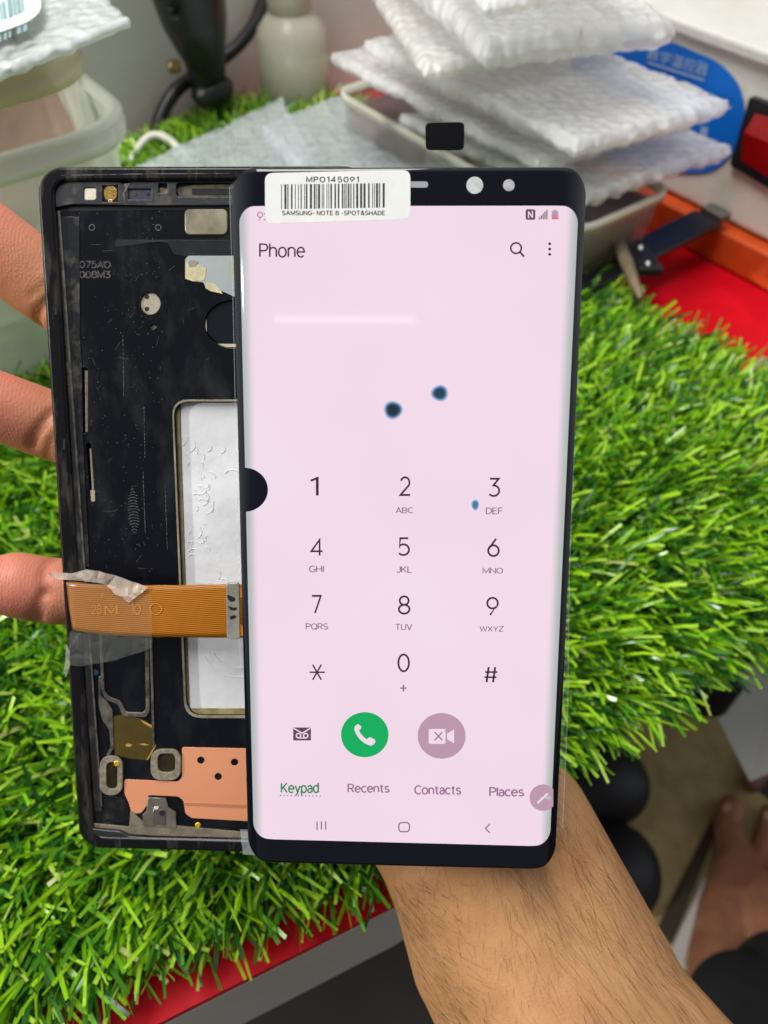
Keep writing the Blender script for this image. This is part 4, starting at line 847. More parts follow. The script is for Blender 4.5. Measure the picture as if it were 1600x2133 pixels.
# arm hair
bvh = BVHTree.FromPolygons([Vector(c) for c in co], [tuple(p.vertices) for p in hm.polygons])
hv, hf = [], []; rh = random.Random(11)
axis_ = (P(1480, 2560, .212) - P(960, 1760, .2235)).normalized()
def hair(px, py, L, r, side, lift):
    hit, nrm, _, _ = bvh.ray_cast(CAMP, ray(px, py).normalized())
    if hit is None: return
    d = (axis_ + side * axis_.cross(nrm)).normalized(); d = (d - nrm * d.dot(nrm)).normalized(); p = hit.copy(); nseg = 7; bend = rh.gauss(0, .14); prev = []
    wv_ = d.cross(nrm).normalized()
    for s_ in range(nseg + 1):
        t = s_ / nseg; rr = r * (1 - t * .85); b0 = len(hv); ctr = p + nrm * (lift * L * math.sin(min(t * 1.4, 1) * math.pi / 2) * .5)
        for a in (0, 2.094, 4.189): hv.append(ctr + (wv_ * math.cos(a) + nrm * math.sin(a)) * rr)
        if s_: 
            for a in range(3): hf.append((b0 - 3 + a, b0 - 3 + (a + 1) % 3, b0 + (a + 1) % 3, b0 + a))
        d = (d + wv_ * bend / nseg).normalized(); q_ = p + d * (L / nseg); loc, nr_, _, _ = bvh.find_nearest(q_); p = loc; nrm = nr_
for k in range(1000):
    py = rh.uniform(1560, 2200); e0 = 790 + (py - 1830) * .4; e1 = 1190 + (py - 1600) * .58; u = rh.random() ** .62; px = e0 + (e1 - e0) * u
    if u > .48 + rh.gauss(0, .12): hair(px, py, rh.uniform(.004, .020), rh.uniform(.000014, .000036), rh.gauss(.12, .24), rh.uniform(.0, .10))
    elif rh.random() < .75: hair(px, py, rh.uniform(.002, .006), rh.uniform(.00002, .000035), rh.gauss(.6, .3), rh.uniform(.05, .2))
for k in range(420):
    py = rh.uniform(1830, 2150); e0 = 790 + (py - 1830) * .4; hair(e0 + abs(rh.gauss(8, 55)), py, rh.uniform(.002, .0055), .000028, rh.gauss(-.9, .4), .2)
o = mesh('arm_hair', hv, hf, mat('hair_dark', (44, 30, 22), .4), person); o.matrix_parent_inverse = person.matrix_world.inverted(); o['kind'] = 'stuff'

# ------------------------------------------------------------------ things on the table, far left: tubs, bag, tool, bottle
tubm = mat('frosted_plastic', (240, 247, 242), .3, alpha=.66, col2=(226, 235, 229), vscale=14, transl=.35)
tubrim = mat('frosted_rim', (240, 243, 236), .2, alpha=.75, transl=.2)
def tub(nm, corner, e1, e2, L1, L2, z0, z1, taper, label, m1, m2, rimh=.012):
    root = empty(nm, (corner.x, corner.y, z0), label, 'storage tub'); bpy.context.view_layer.update()
    def ring(z, s, r, off):
        c = Vector((corner.x, corner.y, 0)); cen = c + e1 * L1 / 2 + e2 * L2 / 2
        a_, b_ = L1 / 2 * s + off, L2 / 2 * s + off
        return [cen + e1 * x + e2 * y + Vector((0, 0, z)) for x, y in rrect(-a_, -b_, a_, b_, r, 6)]
    H = z1 - z0
    def loft(rs, name, m_, cap0=False):
        v = []; f = []; n_ = len(rs[0])
        for r_ in rs: v += r_
        for i in range(len(rs) - 1):
            for k in range(n_): f.append((i * n_ + k, i * n_ + (k + 1) % n_, (i + 1) * n_ + (k + 1) % n_, (i + 1) * n_ + k))
        if cap0: f.append(tuple(range(n_))[::-1])
        o_ = mesh(name, v, f, m_, root, True); o_.matrix_parent_inverse = root.matrix_world.inverted(); return o_
    loft([ring(z0, taper, .02, 0), ring(z0 + .004, taper, .022, .002)] + [ring(z0 + .004 + (H - .004) * t, taper + (1 - taper) * t, .022 + .004 * t, .001) for t in (.3, .6, .85, 1)], 'tub_wall', m1, True)
    loft([ring(z1 - rimh, 1, .026, .001), ring(z1 - rimh, 1, .029, .0045), ring(z1 - rimh * .55, 1, .030, .0055), ring(z1 - rimh * .5, 1, .029, .0035), ring(z1 - .002, 1, .030, .0055), ring(z1, 1, .029, .004), ring(z1, 1, .027, .0), ring(z1 - .003, 1, .026, -.0015)], 'tub_rim', m2)
    return root
e1 = Vector((-.80, -.60, 0)); e2 = Vector((-.60, .80, 0))
zA = .84; zB = .868
cA = G(266, 242, zA); tub('storage_tub', Vector((cA.x, cA.y, 0)), e1, e2, .21, .125, TZ + .012, zA, .88, 'frosted plastic tub standing on the grass mat, lower one of the nested pair', tubm, tubrim)
cB = cA + e1 * .010 + e2 * .006
tub('storage_tub', Vector((cB.x, cB.y, 0)), e1, e2, .19, .11, zA - .085, zB, .90, 'yellowed frosted tub nested in the lower tub, holding a copper pink pouch', mat('frosted_yellow', (226, 224, 204), .3, alpha=.30, transl=.3), mat('frosted_rim_yellow', (214, 206, 164), .3, alpha=.85))
# pink pouch inside the upper tub
pp = [cB + e1 * (.004 + .17 * u) + e2 * (  .016 + .05 * v_ ) + Vector((0, 0, zB - .074 + .072 * v_ - .02 * u + .004 * math.sin(u * 9 + v_ * 5) - cB.z)) for v_ in np.linspace(0, 1, 8) for u in np.linspace(0, 1, 14)]
pf = [(i * 14 + k, i * 14 + k + 1, (i + 1) * 14 + k + 1, (i + 1) * 14 + k) for i in range(7) for k in range(13)]
o = mesh('foil_pouch', pp, pf, mat('pouch_pink', (226, 178, 164), .22, metal=.35, col2=(196, 154, 152), vscale=30, bump=.6, bscale=40, bdist=.004), None, True); o.modifiers.new('thickness', 'SOLIDIFY').thickness = .003
tag(o, 'shiny copper pink foil pouch inside the upper frosted tub', 'pouch')

# bubble wrap ------------------------------------------------------------------
def bubble_mat(name, c1, c2, alpha=.52):
    m = mat(name, c1, .09, spec=1.0, col2=c2, vscale=45, alpha=alpha, transl=.15)
    n, l = m.node_tree.nodes, m.node_tree.links; b = n['Principled BSDF']; tc = n.new('ShaderNodeTexCoord')
    vo = n.new('ShaderNodeTexVoronoi'); vo.feature = 'SMOOTH_F1'; vo.inputs['Scale'].default_value = 135; vo.inputs['Smoothness'].default_value = .35; vo.inputs['Randomness'].default_value = .45; l.new(tc.outputs['Object'], vo.inputs[0])
    nz = n.new('ShaderNodeTexNoise'); nz.inputs['Scale'].default_value = 380; nz.inputs['Detail'].default_value = 3; nz.inputs['Distortion'].default_value = 1.2; l.new(tc.outputs['Object'], nz.inputs[0])
    ad = n.new('ShaderNodeMath'); ad.operation = 'MULTIPLY_ADD'; ad.inputs[1].default_value = .45; l.new(nz.outputs['Fac'], ad.inputs[0]); 
    iv = n.new('ShaderNodeMath'); iv.operation = 'SUBTRACT'; iv.inputs[0].default_value = 1.0; l.new(vo.outputs['Distance'], iv.inputs[1]); l.new(iv.outputs[0], ad.inputs[2])
    bp = n.new('ShaderNodeBump'); bp.inputs['Strength'].default_value = 1.0; bp.inputs['Distance'].default_value = .004; l.new(ad.outputs[0], bp.inputs['Height']); l.new(bp.outputs[0], b.inputs['Coat Normal'])
    b.inputs['Coat Weight'].default_value = 1.0; b.inputs['Coat Roughness'].default_value = .07; b.inputs['Coat IOR'].default_value = 1.6
    b2 = n.new('ShaderNodeBump'); b2.inputs['Strength'].default_value = .12; b2.inputs['Distance'].default_value = .002; l.new(ad.outputs[0], b2.inputs['Height']); l.new(b2.outputs[0], b.inputs['Normal'])
    return m
def package(nm, A, B, C, th, label, m_, bubble=.0008, pitch=.0080, seed=1, group=None, cat='parcel', wav=.0011, amp=1.0):
    eu = C - A; ev = B - A; nrm = eu.cross(ev).normalized(); nu = max(24, int(eu.length / .0014)); nv = max(24, int(ev.length / .0014)); v, f = [], []
    if nrm.z < 0: nrm = -nrm
    def height(u, v_):
        s = min(u * eu.length, (1 - u) * eu.length); t = min(v_ * ev.length, (1 - v_) * ev.length); e_ = min(s, t); k = min(1, e_ / (th * .45)); pil = math.sqrt(max(1 - (1 - k) ** 2, 0))
        x0_, y0_ = u * eu.length, v_ * ev.length; x, y = (x0_ * .93 + y0_ * .37) / pitch, (y0_ * .93 - x0_ * .37) / (pitch * .866); row = math.floor(y); xo = x + (.5 if row % 2 else 0); du, dv = (xo % 1) - .5, (y % 1) - .5
        bb = max(0, 1 - (du * du + dv * dv * .75) / .17) ** .5 * bubble * (.15 + 1.15 * (math.sin(math.floor(xo) * 12.9898 + row * 78.233 + seed) * 43758.5453 % 1))
        p_ = (A + eu * u + ev * v_) * 42 + Vector((seed * 3.1, 0, 0)); w_ = noise.noise(p_) * wav * amp + noise.noise(p_ * 3.3) * wav * .6 * amp
        return pil * th / 2, bb, w_
    for sgn in (1, -1):
        for j in range(nv + 1):
            for i in range(nu + 1):
                u, v_ = i / nu, j / nv; hh, bb, w_ = height(u, v_)
                ed = noise.noise(Vector((u * 17, v_ * 17, seed))) * .005
                p_ = A + eu * u + ev * v_ + nrm * (sgn * (hh + bb * (.35 + .65 * min(1, hh / (th * .3 + 1e-6)))) + w_) + (eu.normalized() * ((u > .5) - .5) + ev.normalized() * ((v_ > .5) - .5)) * ed
                v.append(p_)
    st = (nu + 1) * (nv + 1)
    for j in range(nv):
        for i in range(nu):
            a_ = j * (nu + 1) + i; f.append((a_, a_ + 1, a_ + nu + 2, a_ + nu + 1)); f.append((st + a_, st + a_ + nu + 1, st + a_ + nu + 2, st + a_ + 1))
    per = [i for i in range(nu + 1)] + [j * (nu + 1) + nu for j in range(1, nv + 1)] + [nv * (nu + 1) + i for i in range(nu - 1, -1, -1)] + [j * (nu + 1) for j in range(nv - 1, 0, -1)]
    for a_, b_ in zip(per, per[1:] + per[:1]): f.append((a_, st + a_, st + b_, b_))
    o_ = mesh(nm, v, f, m_, None, True); return tag(o_, label, cat, group)
bw = bubble_mat('bubble_white', (250, 250, 250), (242, 243, 244)); bw2 = bubble_mat('bubble_warm', (248, 247, 243), (238, 237, 233)); bwb = bubble_mat('bubble_cool', (226, 232, 236), (208, 217, 223)); bwg = bubble_mat('bubble_grey', (244, 244, 244), (232, 232, 232))
# bag with a label on top of the tubs
bag = package('bubble_bag', G(272, 52, .885), G(120, -130, .885), G(-190, 235, .885), .0035, 'clear bubble bag with a pale blue barcode label on top of the tubs', bubble_mat('bubble_bag', (236, 241, 242), (222, 230, 231), .7), bubble=.0006, seed=3, cat='bubble bag')
LBz = .8925
def onz(x, y, z=LBz): return G(x, y, z)
lab = empty('bag_label', (0, 0, 0), 'x', 'x'); COL.objects.unlink(lab); bpy.data.objects.remove(lab)
bl = mesh('label_sticker', [onz(*p) for p in roundpoly([(-200, -10), (70, -80), (88, 20), (60, 45), (-200, 140)], 16)], [tuple(range(25))], mat('label_mint', (206, 230, 226), .4), bag)
F_v, F_f = [], []
for k, (x, w_) in enumerate(((-12, 6), (-2, 3), (4, 5), (14, 9), (26, 4), (33, 7), (43, 3))):
    y = 16 - x * .42; F_v += [onz(x, y - 12, LBz + .0006), onz(x + w_, y - 12 - w_ * .42, LBz + .0006), onz(x + w_ + 4, y + 24 - w_ * .42, LBz + .0006), onz(x + 4, y + 24, LBz + .0006)]; F_f.append(tuple(range(4 * k, 4 * k + 4)))
b0 = len(F_v)
for x, w_ in ((-5, 8), (8, 6), (18, 5), (36, 8), (48, 9)):
    y = 80 - x * .42; b0 = len(F_v); F_v += [onz(x, y - 7, LBz + .0006), onz(x + w_, y - 7 - w_ * .42, LBz + .0006), onz(x + w_, y + 7 - w_ * .42, LBz + .0006), onz(x, y + 7, LBz + .0006)]; F_f.append(tuple(range(b0, b0 + 4)))
mesh('label_print', F_v, F_f, mat('label_ink', (120, 146, 152), .5), bl)

# hot air hand piece with cable
blk = mat('black_plastic', (18, 19, 22), .38, col2=(26, 27, 31), vscale=60)
tool = empty('hot_air_handle', P(455, 250, .66), 'black hot air handle standing nozzle down in front of the wall', 'soldering tool'); bpy.context.view_layer.update()
def adopt(o_, root): o_.parent = root; o_.matrix_parent_inverse = root.matrix_world.inverted(); return o_
tp = [(350, -170, .50, .028), (380, -60, .535, .0268), (405, 40, .565, .0235), (425, 120, .59, .0155), (433, 165, .605, .0138), (441, 186, .61, .0170), (446, 204, .616, .0152), (448, 212, .618, .009)]
adopt(mesh('grip', *tube([P(x, y, d) for x, y, d, r in tp], [t[3] for t in tp], 28), blk, None, True), tool)
adopt(mesh('nozzle', *tube([P(450, 208, .62), P(455, 232, .635), P(460, 262, .65)], [.0072, .0066, .0062], 20), mat('nozzle_steel', (92, 86, 80), .35, metal=.7), None, True), tool)
adopt(box('hook_bracket', P(362, 95, .575), Vector((.016, 0, 0)), Vector((0, .008, .0)), UP * .030, blk, None, .002), tool)
adopt(mesh('hook_screw', *tube([P(352, 140, .572), P(374, 137, .575)], [.0045, .0045], 14), mat('brass_dull', (132, 108, 74), .35, metal=.7), None, True), tool)
for y in (18, 38):
    adopt(mesh('vent_groove', *tube([P(345 + (y - 18) * .6, y, .540), P(362 + (y - 18) * .6, y + 3, .531)], [.0018, .0018], 8), pit_m, None, True), tool)
tag(mesh('power_cable', *tube([P(560, -40, .65), P(535, 40, .640), P(490, 100, .632), P(420, 150, .626), P(370, 185, .612), P(338, 235, .612), P(322, 290, .615), P(318, 350, .615)], [.0052] * 8, 14), mat('cable_black', (20, 22, 26), .4), None, True), 'thick black cable curving behind the hot air handle', 'cable')
tag(mesh('thin_wire', *tube([P(270, 340, .578), P(298, 296, .578), P(325, 281, .578), P(355, 293, .578), P(385, 325, .578), P(410, 360, .578)], [.0028] * 6, 12), mat('wire_white', (200, 198, 184), .4), None, True), 'thin off-white wire looping over the grass by the tub', 'wire')
# bottle
bb_ = G(622, 250, TZ); prof_b = [(.0, .0), (.026, .001), (.029, .005), (.0285, .062), (.0268, .070), (.0215, .077), (.0175, .081), (.0165, .083), (.0172, .084), (.0172, .110), (.012, .118), (.011, .16)]
bot = empty('plastic_bottle', bb_, 'translucent off-white plastic bottle standing against the wall', 'bottle')
v, f = lathe(prof_b[:8], 36); mesh('bottle_body', v, f, mat('bottle_ldpe', (234, 232, 220), .25, alpha=.68, transl=.25, col2=(216, 210, 190), vscale=24), bot, True)
v, f = lathe(prof_b[7:], 36); mesh('bottle_cap', v, f, mat('cap_cream', (204, 198, 176), .35), bot, True)
v, f = lathe([(.0, .004), (.0275, .004), (.0275, .058), (.0, .058)], 30); mesh('liquid', v, f, mat('liquid_pale', (196, 194, 176), .2), bot, True)

# ------------------------------------------------------------------ bubble-wrapped parcels, clear case, device on the right
package('bubble_parcel', G(590, 214, .735), G(690, 400, .735), G(190, 402, .735), .010, 'bluish bubble wrap parcel lying flat directly above the frame, beside the thin wire', bwb, seed=4, group='bubble wrapped parcels', cat='bubble parcel')
package('bubble_parcel', G(718, 206, .738), G(905, 366, .738), G(540, 275, .738), .012, 'bluish bubble wrap parcel below the bottle, left of the clear case', bwb, seed=5, group='bubble wrapped parcels', cat='bubble parcel')
# clear case (rim + walls) holding brownish content
zc = .768
cL, cF, cR = G(700, 186, zc), G(1215, 476, zc), G(1402, 392, zc)
case = empty('clear_case', Vector((cF.x, cF.y, TZ + .02)), 'clear plastic case with a pale rim under the stack of bubble parcels', 'plastic case'); bpy.context.view_layer.update()
cen = (cL + cR) / 2; cK = cL + cR - cF
def case_ring(z, s, r=.012):
    pts = [cF, cR, cK, cL]; c3 = (cF + cK) / 2; pl = [((p - c3) * s + c3) for p in pts]; return [Vector((x, y, z)) for x, y in roundpoly([(p.x, p.y) for p in pl], r, 5)]
def loftw(rs, name, m_, root, cap=False):
    v, f = [], []; n_ = len(rs[0])
    for r_ in rs: v += r_
    for i in range(len(rs) - 1):
        for k in range(n_): f.append((i * n_ + k, i * n_ + (k + 1) % n_, (i + 1) * n_ + (k + 1) % n_, (i + 1) * n_ + k))
    if cap: f.append(tuple(range(n_))[::-1])
    return adopt(mesh(name, v, f, m_, None, True), root)
loftw([case_ring(TZ + .022, .95), case_ring(zc - .004, .99)], 'case_wall', mat('case_clear', (190, 184, 180), .15, alpha=.45, spec=.7), case, True)
loftw([case_ring(zc - .006, .985), case_ring(zc - .006, 1.005), case_ring(zc, 1.012), case_ring(zc, .985), case_ring(zc - .004, .975)], 'case_rim', mat('case_rim', (206, 204, 188), .25, alpha=.9), case)
loftw([case_ring(TZ + .026, .90), case_ring(zc - .012, .92)], 'case_lining', mat('lining_mauve', (112, 92, 92), .5, col2=(150, 138, 134), vscale=16), case, True)
c3 = [Vector((p.x, p.y, zc - .012)) for p in case_ring(zc, .965)]
adopt(mesh('case_contents', c3, [tuple(range(len(c3)))], mat('contents_maroon', (98, 78, 78), .45, col2=(122, 104, 102), vscale=18), None), case)
PK = 'bubble wrapped parcels'
package('bubble_parcel', G(1205, 428, .782), G(830, 250, .782), G(1528, 318, .782), .008, 'bottom bubble wrap parcel of the stack, resting on the clear case', bwg, seed=6, group=PK, cat='bubble parcel', amp=.9)
package('bubble_parcel', G(1120, 352, .797), G(686, 122, .797), G(1440, 262, .797), .007, 'second lowest bubble wrap parcel of the stack, with the leftmost corner', bwg, seed=7, group=PK, cat='bubble parcel')
package('bubble_parcel', G(1200, 318, .812), G(752, 98, .812), G(1524, 226, .812), .009, 'middle bubble wrap parcel of the stack, its right tip over the blue label', bw, seed=8, group=PK, cat='bubble parcel', amp=1.0)
package('bubble_parcel', G(884, 158, .830), G(740, -60, .830), G(1300, 84, .830), .008, 'bubble wrap parcel second from the top of the stack, mostly covered', bw2, seed=9, group=PK, cat='bubble parcel')
package('bubble_parcel', G(1008, 120, .852), G(770, -110, .852), G(1410, 72, .852), .014, 'topmost bubble wrap parcel of the stack, thick and shiny', bw, seed=10, group=PK, cat='bubble parcel', amp=1.2)
package('bubble_parcel', G(1010, 22, .878), G(840, -190, .878), G(1330, -30, .878), .008, 'small bubble wrap parcel lying on the thick shiny one at the top edge', bw, seed=12, group=PK, cat='bubble parcel')

# white temperature station with blue front label and red rocker switch
Q = G(1400, 400, .726); Q2 = G(1600, 500, .726); ed = (Q2 - Q); ed.z = 0; ed.normalize(); nf_ = Vector((ed.y, -ed.x, 0)) * 1
if nf_.dot(Vector((0, -1, 0))) < 0: nf_ = -nf_
def V(px, py, off=0.0):
    r_ = ray(px, py); t = ((Q + nf_ * off - CAMP).dot(nf_)) / r_.dot(nf_); return CAMP + r_ * t
topz = V(1600, 128).z; 
station = empty('heating_station', Vector((Q.x, Q.y, TZ + .022)), 'dirty white heating station with a blue front label and red rocker switch', 'heating station'); bpy.context.view_layer.update()
cream = mat('case_cream', (224, 222, 214), .4, col2=(196, 188, 168), vscale=22, vmix=(.5, .75))
org = Q - ed * .17; org.z = TZ + .024
adopt(box('station_body', org, ed * .48, -nf_ * .11, Vector((0, 0, topz - org.z)), cream, None, .004, 3), station)
adopt(box('top_lid', Vector((org.x, org.y, topz - .002)) + nf_ * .004 - ed * .002, ed * .484, -nf_ * .118, Vector((0, 0, .008)), mat('lid_white', (226, 225, 220), .3, col2=(214, 212, 204), vscale=30), None, .002, 2), station)
lbl = [(1130, 230), (1210, 90), (1300, 62), (1400, 88), (1500, 130), (1540, 175), (1553, 222), (1548, 275), (1525, 325), (1485, 358), (1440, 362), (1150, 330)]
lv = [V(x, y, .0012) for x, y in roundpoly(lbl, 30, 3)]
blab = adopt(mesh('front_label', lv, [tuple(range(len(lv)))], mat('label_blue', (10, 112, 216), .3, col2=(8, 94, 190), vscale=12), None), station)
wmk = mat('label_white', (150, 178, 214), .4)
def vtext(s_, bx, off=.0018, bold=.0):          # text in a slanted pixel quad (tl, tr, br, bl)
    me, a = text_mesh(s_, bold); mn, mxx = a.min(0), a.max(0); tl, tr, brr, bl_ = [np.array(p, float) for p in bx]; vv = []
    for x, y, _ in a:
        u, w_ = (x - mn[0]) / (mxx[0] - mn[0] + 1e-9), (y - mn[1]) / (mxx[1] - mn[1] + 1e-9); p = (1 - u) * w_ * tl + u * w_ * tr + u * (1 - w_) * brr + (1 - u) * (1 - w_) * bl_; vv.append(V(p[0], p[1], off))
    ff = [tuple(p.vertices) for p in me.polygons]; bpy.data.meshes.remove(me); return vv, ff
v, f = vtext('\u6570\u5b57\u6e29\u63a7\u5668', [(1352, 98), (1478, 132), (1472, 160), (1346, 122)], bold=.01)
m0 = bpy.data.materials
o = adopt(mesh('label_title', v, f, wmk, None), station); o.parent = blab; o.matrix_parent_inverse = Matrix.Identity(4)
F_v, F_f = [], []
def vq(pts, off=.0018):
    b_ = len(F_v); F_v.extend(V(x, y, off) for x, y in pts); F_f.append(tuple(range(b_, b_ + len(pts))))
vq([(1350, 128), (1468, 165), (1466, 170), (1348, 132)]); 
for pl in ([(1452, 186), (1490, 198), (1489, 204), (1450, 192)], [(1460, 262), (1475, 266), (1472, 292), (1457, 288)], [(1268, 118), (1298, 124), (1298, 128), (1268, 122)], [(1268, 118), (1273, 118), (1273, 150), (1268, 150)], [(1294, 124), (1299, 124), (1298, 156), (1293, 155)]): vq(pl)
o = mesh('label_graphic', F_v, F_f, wmk); o.parent = blab
F_v, F_f = [], []; vq([(1312, 134), (1440, 176), (1436, 186), (1308, 154)], .0018); o = mesh('display_window', F_v, F_f, mat('display_grey', (66, 62, 58), .3)); o.parent = blab
# switch
sb = [(1570, 198), (1680, 236), (1650, 412), (1528, 340)]
def vbox(name, pl, o0, o1, m_, root, r=6):
    pl = roundpoly(pl, r, 3); n_ = len(pl); v = [V(x, y, 0) + nf_ * o0 for x, y in pl] + [V(x, y, 0) + nf_ * o1 for x, y in pl]
    f = [tuple(range(n_))[::-1], tuple(range(n_, 2 * n_))] + [(i, (i + 1) % n_, n_ + (i + 1) % n_, n_ + i) for i in range(n_)]
    return adopt(mesh(name, v, f, m_, None), root)
sw = vbox('rocker_switch', sb, -.001, .004, blk, station, 5)
rk = [V(1583, 232, 0) + nf_ * .0042, V(1665, 258, 0) + nf_ * .0042, V(1650, 304, 0) + nf_ * .0075, V(1566, 268, 0) + nf_ * .0075, V(1630, 378, 0) + nf_ * .0042, V(1552, 330, 0) + nf_ * .0042]
o = mesh('rocker', rk + [p - nf_ * .012 for p in (rk[0], rk[1], rk[4], rk[5])], [(0, 1, 2, 3), (3, 2, 4, 5), (0, 3, 5), (1, 4, 2)], mat('rocker_red', (158, 12, 18), .18, coat=.6)); o.parent = sw
# orange bar in front of its foot
obar = G(1385, 420, TZ + .024); o2 = G(1600, 528, TZ + .024)
d_ = (o2 - obar); d_.z = 0; d_.normalize(); nb = Vector((d_.y, -d_.x, 0)); nb = nb if nb.y < 0 else -nb
tag(box('orange_bar', Vector((obar.x, obar.y, TZ + .001)) - d_ * .10, d_ * .45, -nb * .024, Vector((0, 0, .022)), mat('orange_paint', (206, 84, 32), .35, col2=(190, 70, 26), vscale=30), None, .0015), 'orange plastic bar lying along the foot of the white station', 'bar')
# black ribbon connector, small black plug and tweezers
a_, b_ = P(1285, 556, .485), P(1490, 452, .515)
conn2 = empty('ribbon_connector', a_, 'black flat ribbon connector leaning on the orange bar', 'connector'); bpy.context.view_layer.update()
dd = (b_ - a_).normalized(); sd_ = dd.cross(Vector((0, 0, 1))).normalized(); uu = sd_.cross(dd)
adopt(box('connector_strip', a_ - sd_ * .0105 - dd * .045, dd * ((b_ - a_).length + .037), sd_ * .021, uu * .004, blk, None, .001), conn2)
adopt(box('connector_end', b_ - sd_ * .0085 + dd * -.006, dd * .010, sd_ * .017, uu * .006, mat('connector_steel', (120, 118, 114), .3, metal=.6), None, .001), conn2)
a_ = P(1350, 560, .465)
pl_ = empty('black_plug', a_, 'small black plug with white specks on the red table next to the turf', 'plug'); bpy.context.view_layer.update()
adopt(box('plug_body', P(1328, 578, .470), RT * .015, Vector((-.006, .028, 0)), Vector((0, 0, .006)), blk, None, .0015), pl_)
for x, y in ((1349, 545), (1334, 512)): adopt(mesh('plug_contact', *tube([P(x, y, .452), P(x + 2, y + 8, .452)], [.0012, .0010], 10), mat('contact_white', (200, 198, 192), .3), None, True), pl_)
tw_ = [P(1285, 500, .475), P(1305, 545, .462), P(1322, 590, .450), P(1334, 620, .442)]
v, f = tube(tw_, [.0035, .004, .003, .0012], 8); tag(mesh('tweezer_arm', v, f, mat('steel_tan', (142, 126, 104), .4, metal=.4, col2=(116, 102, 84), vscale=200), None, True), 'dull tan metal tweezer arm poking out beside the black plug', 'tweezers')

# ------------------------------------------------------------------ floor things, bottom right
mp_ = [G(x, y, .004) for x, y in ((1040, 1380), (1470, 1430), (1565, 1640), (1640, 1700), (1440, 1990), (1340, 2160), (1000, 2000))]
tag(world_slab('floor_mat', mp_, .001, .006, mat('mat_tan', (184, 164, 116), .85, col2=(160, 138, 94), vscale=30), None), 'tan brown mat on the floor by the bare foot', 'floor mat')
st_ = [G(x, y, .012) for x, y in ((1340, 1660), (1480, 1690), (1480, 1720), (1392, 1960), (1350, 2080))]
bd = [G(1486, 1702, .014), G(1500, 1716, .014), G(1400, 1965, .014), G(1372, 1930, .014)]
tag(world_slab('mat_border', bd, .007, .012, mat('border_dark', (56, 48, 34), .8), None), 'dark binding strip along the tan mat edge', 'strip')
pk_ = [G(1466, 1830, .02), G(1600, 1850, .02), G(1560, 2120, .02), G(1392, 1990, .02)]
tag(world_slab('white_board', pk_, .013, .03, mat('board_white', (206, 204, 198), .4), None), 'white board edge on the floor under the bare foot', 'board')
cb = [P(1478, 1462, .60), P(1640, 1300, .60), P(1720, 1560, .60), P(1562, 1628, .62)]
nn2 = Vector((.2, .5, -.4)).normalized() * .03
v = cb + [p + nn2 for p in cb]
tag(mesh('side_panel', v, [(0, 1, 2, 3)[::-1], (4, 5, 6, 7), (0, 1, 5, 4), (1, 2, 6, 5), (2, 3, 7, 6), (3, 0, 4, 7)], mat('panel_grey', (204, 202, 195), .5, col2=(190, 188, 181), vscale=8)), 'pale grey furniture panel below the turf edge at right', 'panel')
def shoe(nm, px, py, d, rx, ry, rz, label):
    bm = bmesh.new(); bmesh.ops.create_uvsphere(bm, u_segments=32, v_segments=20, radius=1.0); c = P(px, py, d)
    for v_ in bm.verts: 
        z = v_.co.z; v_.co = Vector((v_.co.x * rx, v_.co.y * ry, (z if z > 0 else z * .3) * rz))
    o_ = frombm(nm, bm, mat('rubber_navy', (16, 17, 24), .55), None, True); o_.location = (c.x, c.y, rz * .35 + .006); return tag(o_, label, 'stool foot', 'dark round feet on the tan mat')
shoe('stool_foot', 1270, 1580, .93, .066, .056, .05, 'dark round foot on the tan mat just under the turf edge')
shoe('stool_foot', 1300, 1795, .90, .050, .056, .04, 'dark round foot on the tan mat closer to the bare foot')
tag(box('dark_box', P(1320, 1500, .60), RT * .07, Vector((.0, .05, 0)), Vector((0, 0, .05)), mat('box_black', (13, 13, 14), .5), None, .006), 'small black box under the table edge beside the grey panel', 'box')
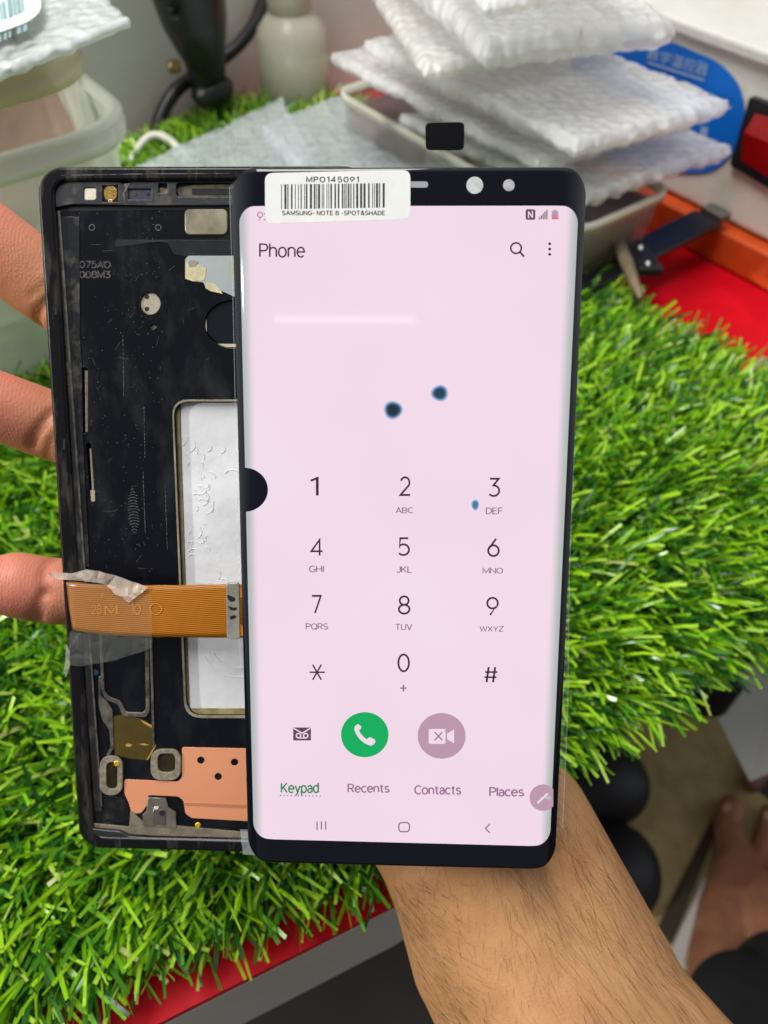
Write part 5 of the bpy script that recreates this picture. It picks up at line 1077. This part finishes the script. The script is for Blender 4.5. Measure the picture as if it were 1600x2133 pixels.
# second person's bare foot and dark trouser
def fl_(px, py, z, r): return (G(px, py, z), r)
foot = [[fl_(1720, 2180, .10, .040), fl_(1640, 2010, .075, .038), fl_(1570, 1880, .050, .031), fl_(1530, 1790, .033, .022)], [fl_(1700, 2150, .09, .036), fl_(1650, 1950, .06, .034), fl_(1620, 1820, .036, .022)], [fl_(1690, 2000, .05, .032), fl_(1680, 1850, .034, .022)],
        [fl_(1530, 1790, .033, .021), fl_(1515, 1720, .028, .0165), fl_(1524, 1682, .026, .0155)], [fl_(1590, 1800, .033, .017), fl_(1596, 1725, .028, .0115), fl_(1606, 1692, .027, .011)], [fl_(1640, 1810, .03, .016), fl_(1650, 1745, .026, .0105), fl_(1660, 1715, .026, .010)], [fl_(1680, 1830, .03, .015), fl_(1695, 1775, .025, .0095)],
        [fl_(1530, 1790, .033, .022), fl_(1512, 1900, .045, .029), fl_(1500, 2020, .06, .034), fl_(1560, 2160, .10, .040)], [fl_(1720, 2180, .10, .040), fl_(1900, 2350, .20, .042)]]
fm = body_mesh(foot, .0028, 6)
p2 = empty('person', G(1650, 2000, 0), 'bare brown foot with dark trouser hem at the lower right corner', 'person'); bpy.context.view_layer.update()
fo = adopt(link('foot', fm, mat('skin_brown', (160, 108, 80), .5, col2=(130, 84, 62), vscale=30, sss=.08), None, True), p2)
nm_ = mat('toenail', (190, 146, 130), .3)
for (x, y, z, r) in ((1521, 1690, .038, .0095), (1601, 1700, .036, .0065), (1655, 1722, .034, .006)):
    bm = bmesh.new(); bmesh.ops.create_uvsphere(bm, u_segments=16, v_segments=10, radius=1.0); bmesh.ops.scale(bm, vec=(r, r * 1.1, r * .45), verts=bm.verts[:]); bmesh.ops.translate(bm, vec=G(x, y, z), verts=bm.verts[:])
    o_ = frombm('toenail', bm, nm_, None, True); adopt(o_, p2)
tr_ = [fl_(1560, 2120, .16, .055), fl_(1700, 2230, .20, .075), fl_(1950, 2500, .32, .10)]
tr2 = [fl_(1640, 2060, .145, .05), fl_(1760, 2180, .20, .075), fl_(2000, 2400, .34, .10)]
adopt(link('trouser_hem', body_mesh([tr_, tr2], .004, 8), mat('cloth_black', (10, 10, 12), .9, bump=.4, bscale=200, bdist=.002), None, True), p2)
# other foot's toe
p3 = [[fl_(1620, 1560, .03, .017), fl_(1580, 1610, .028, .014), fl_(1566, 1632, .026, .012)], [fl_(1620, 1560, .03, .017), fl_(1700, 1480, .05, .030), fl_(1900, 1380, .09, .036)]]
t3 = body_mesh(p3, .0028, 6); o_ = link('person', t3, mat('skin_brown_far', (118, 76, 58), .5), None, True); tag(o_, 'toes of another bare foot touching the tan mat at the right edge', 'person')
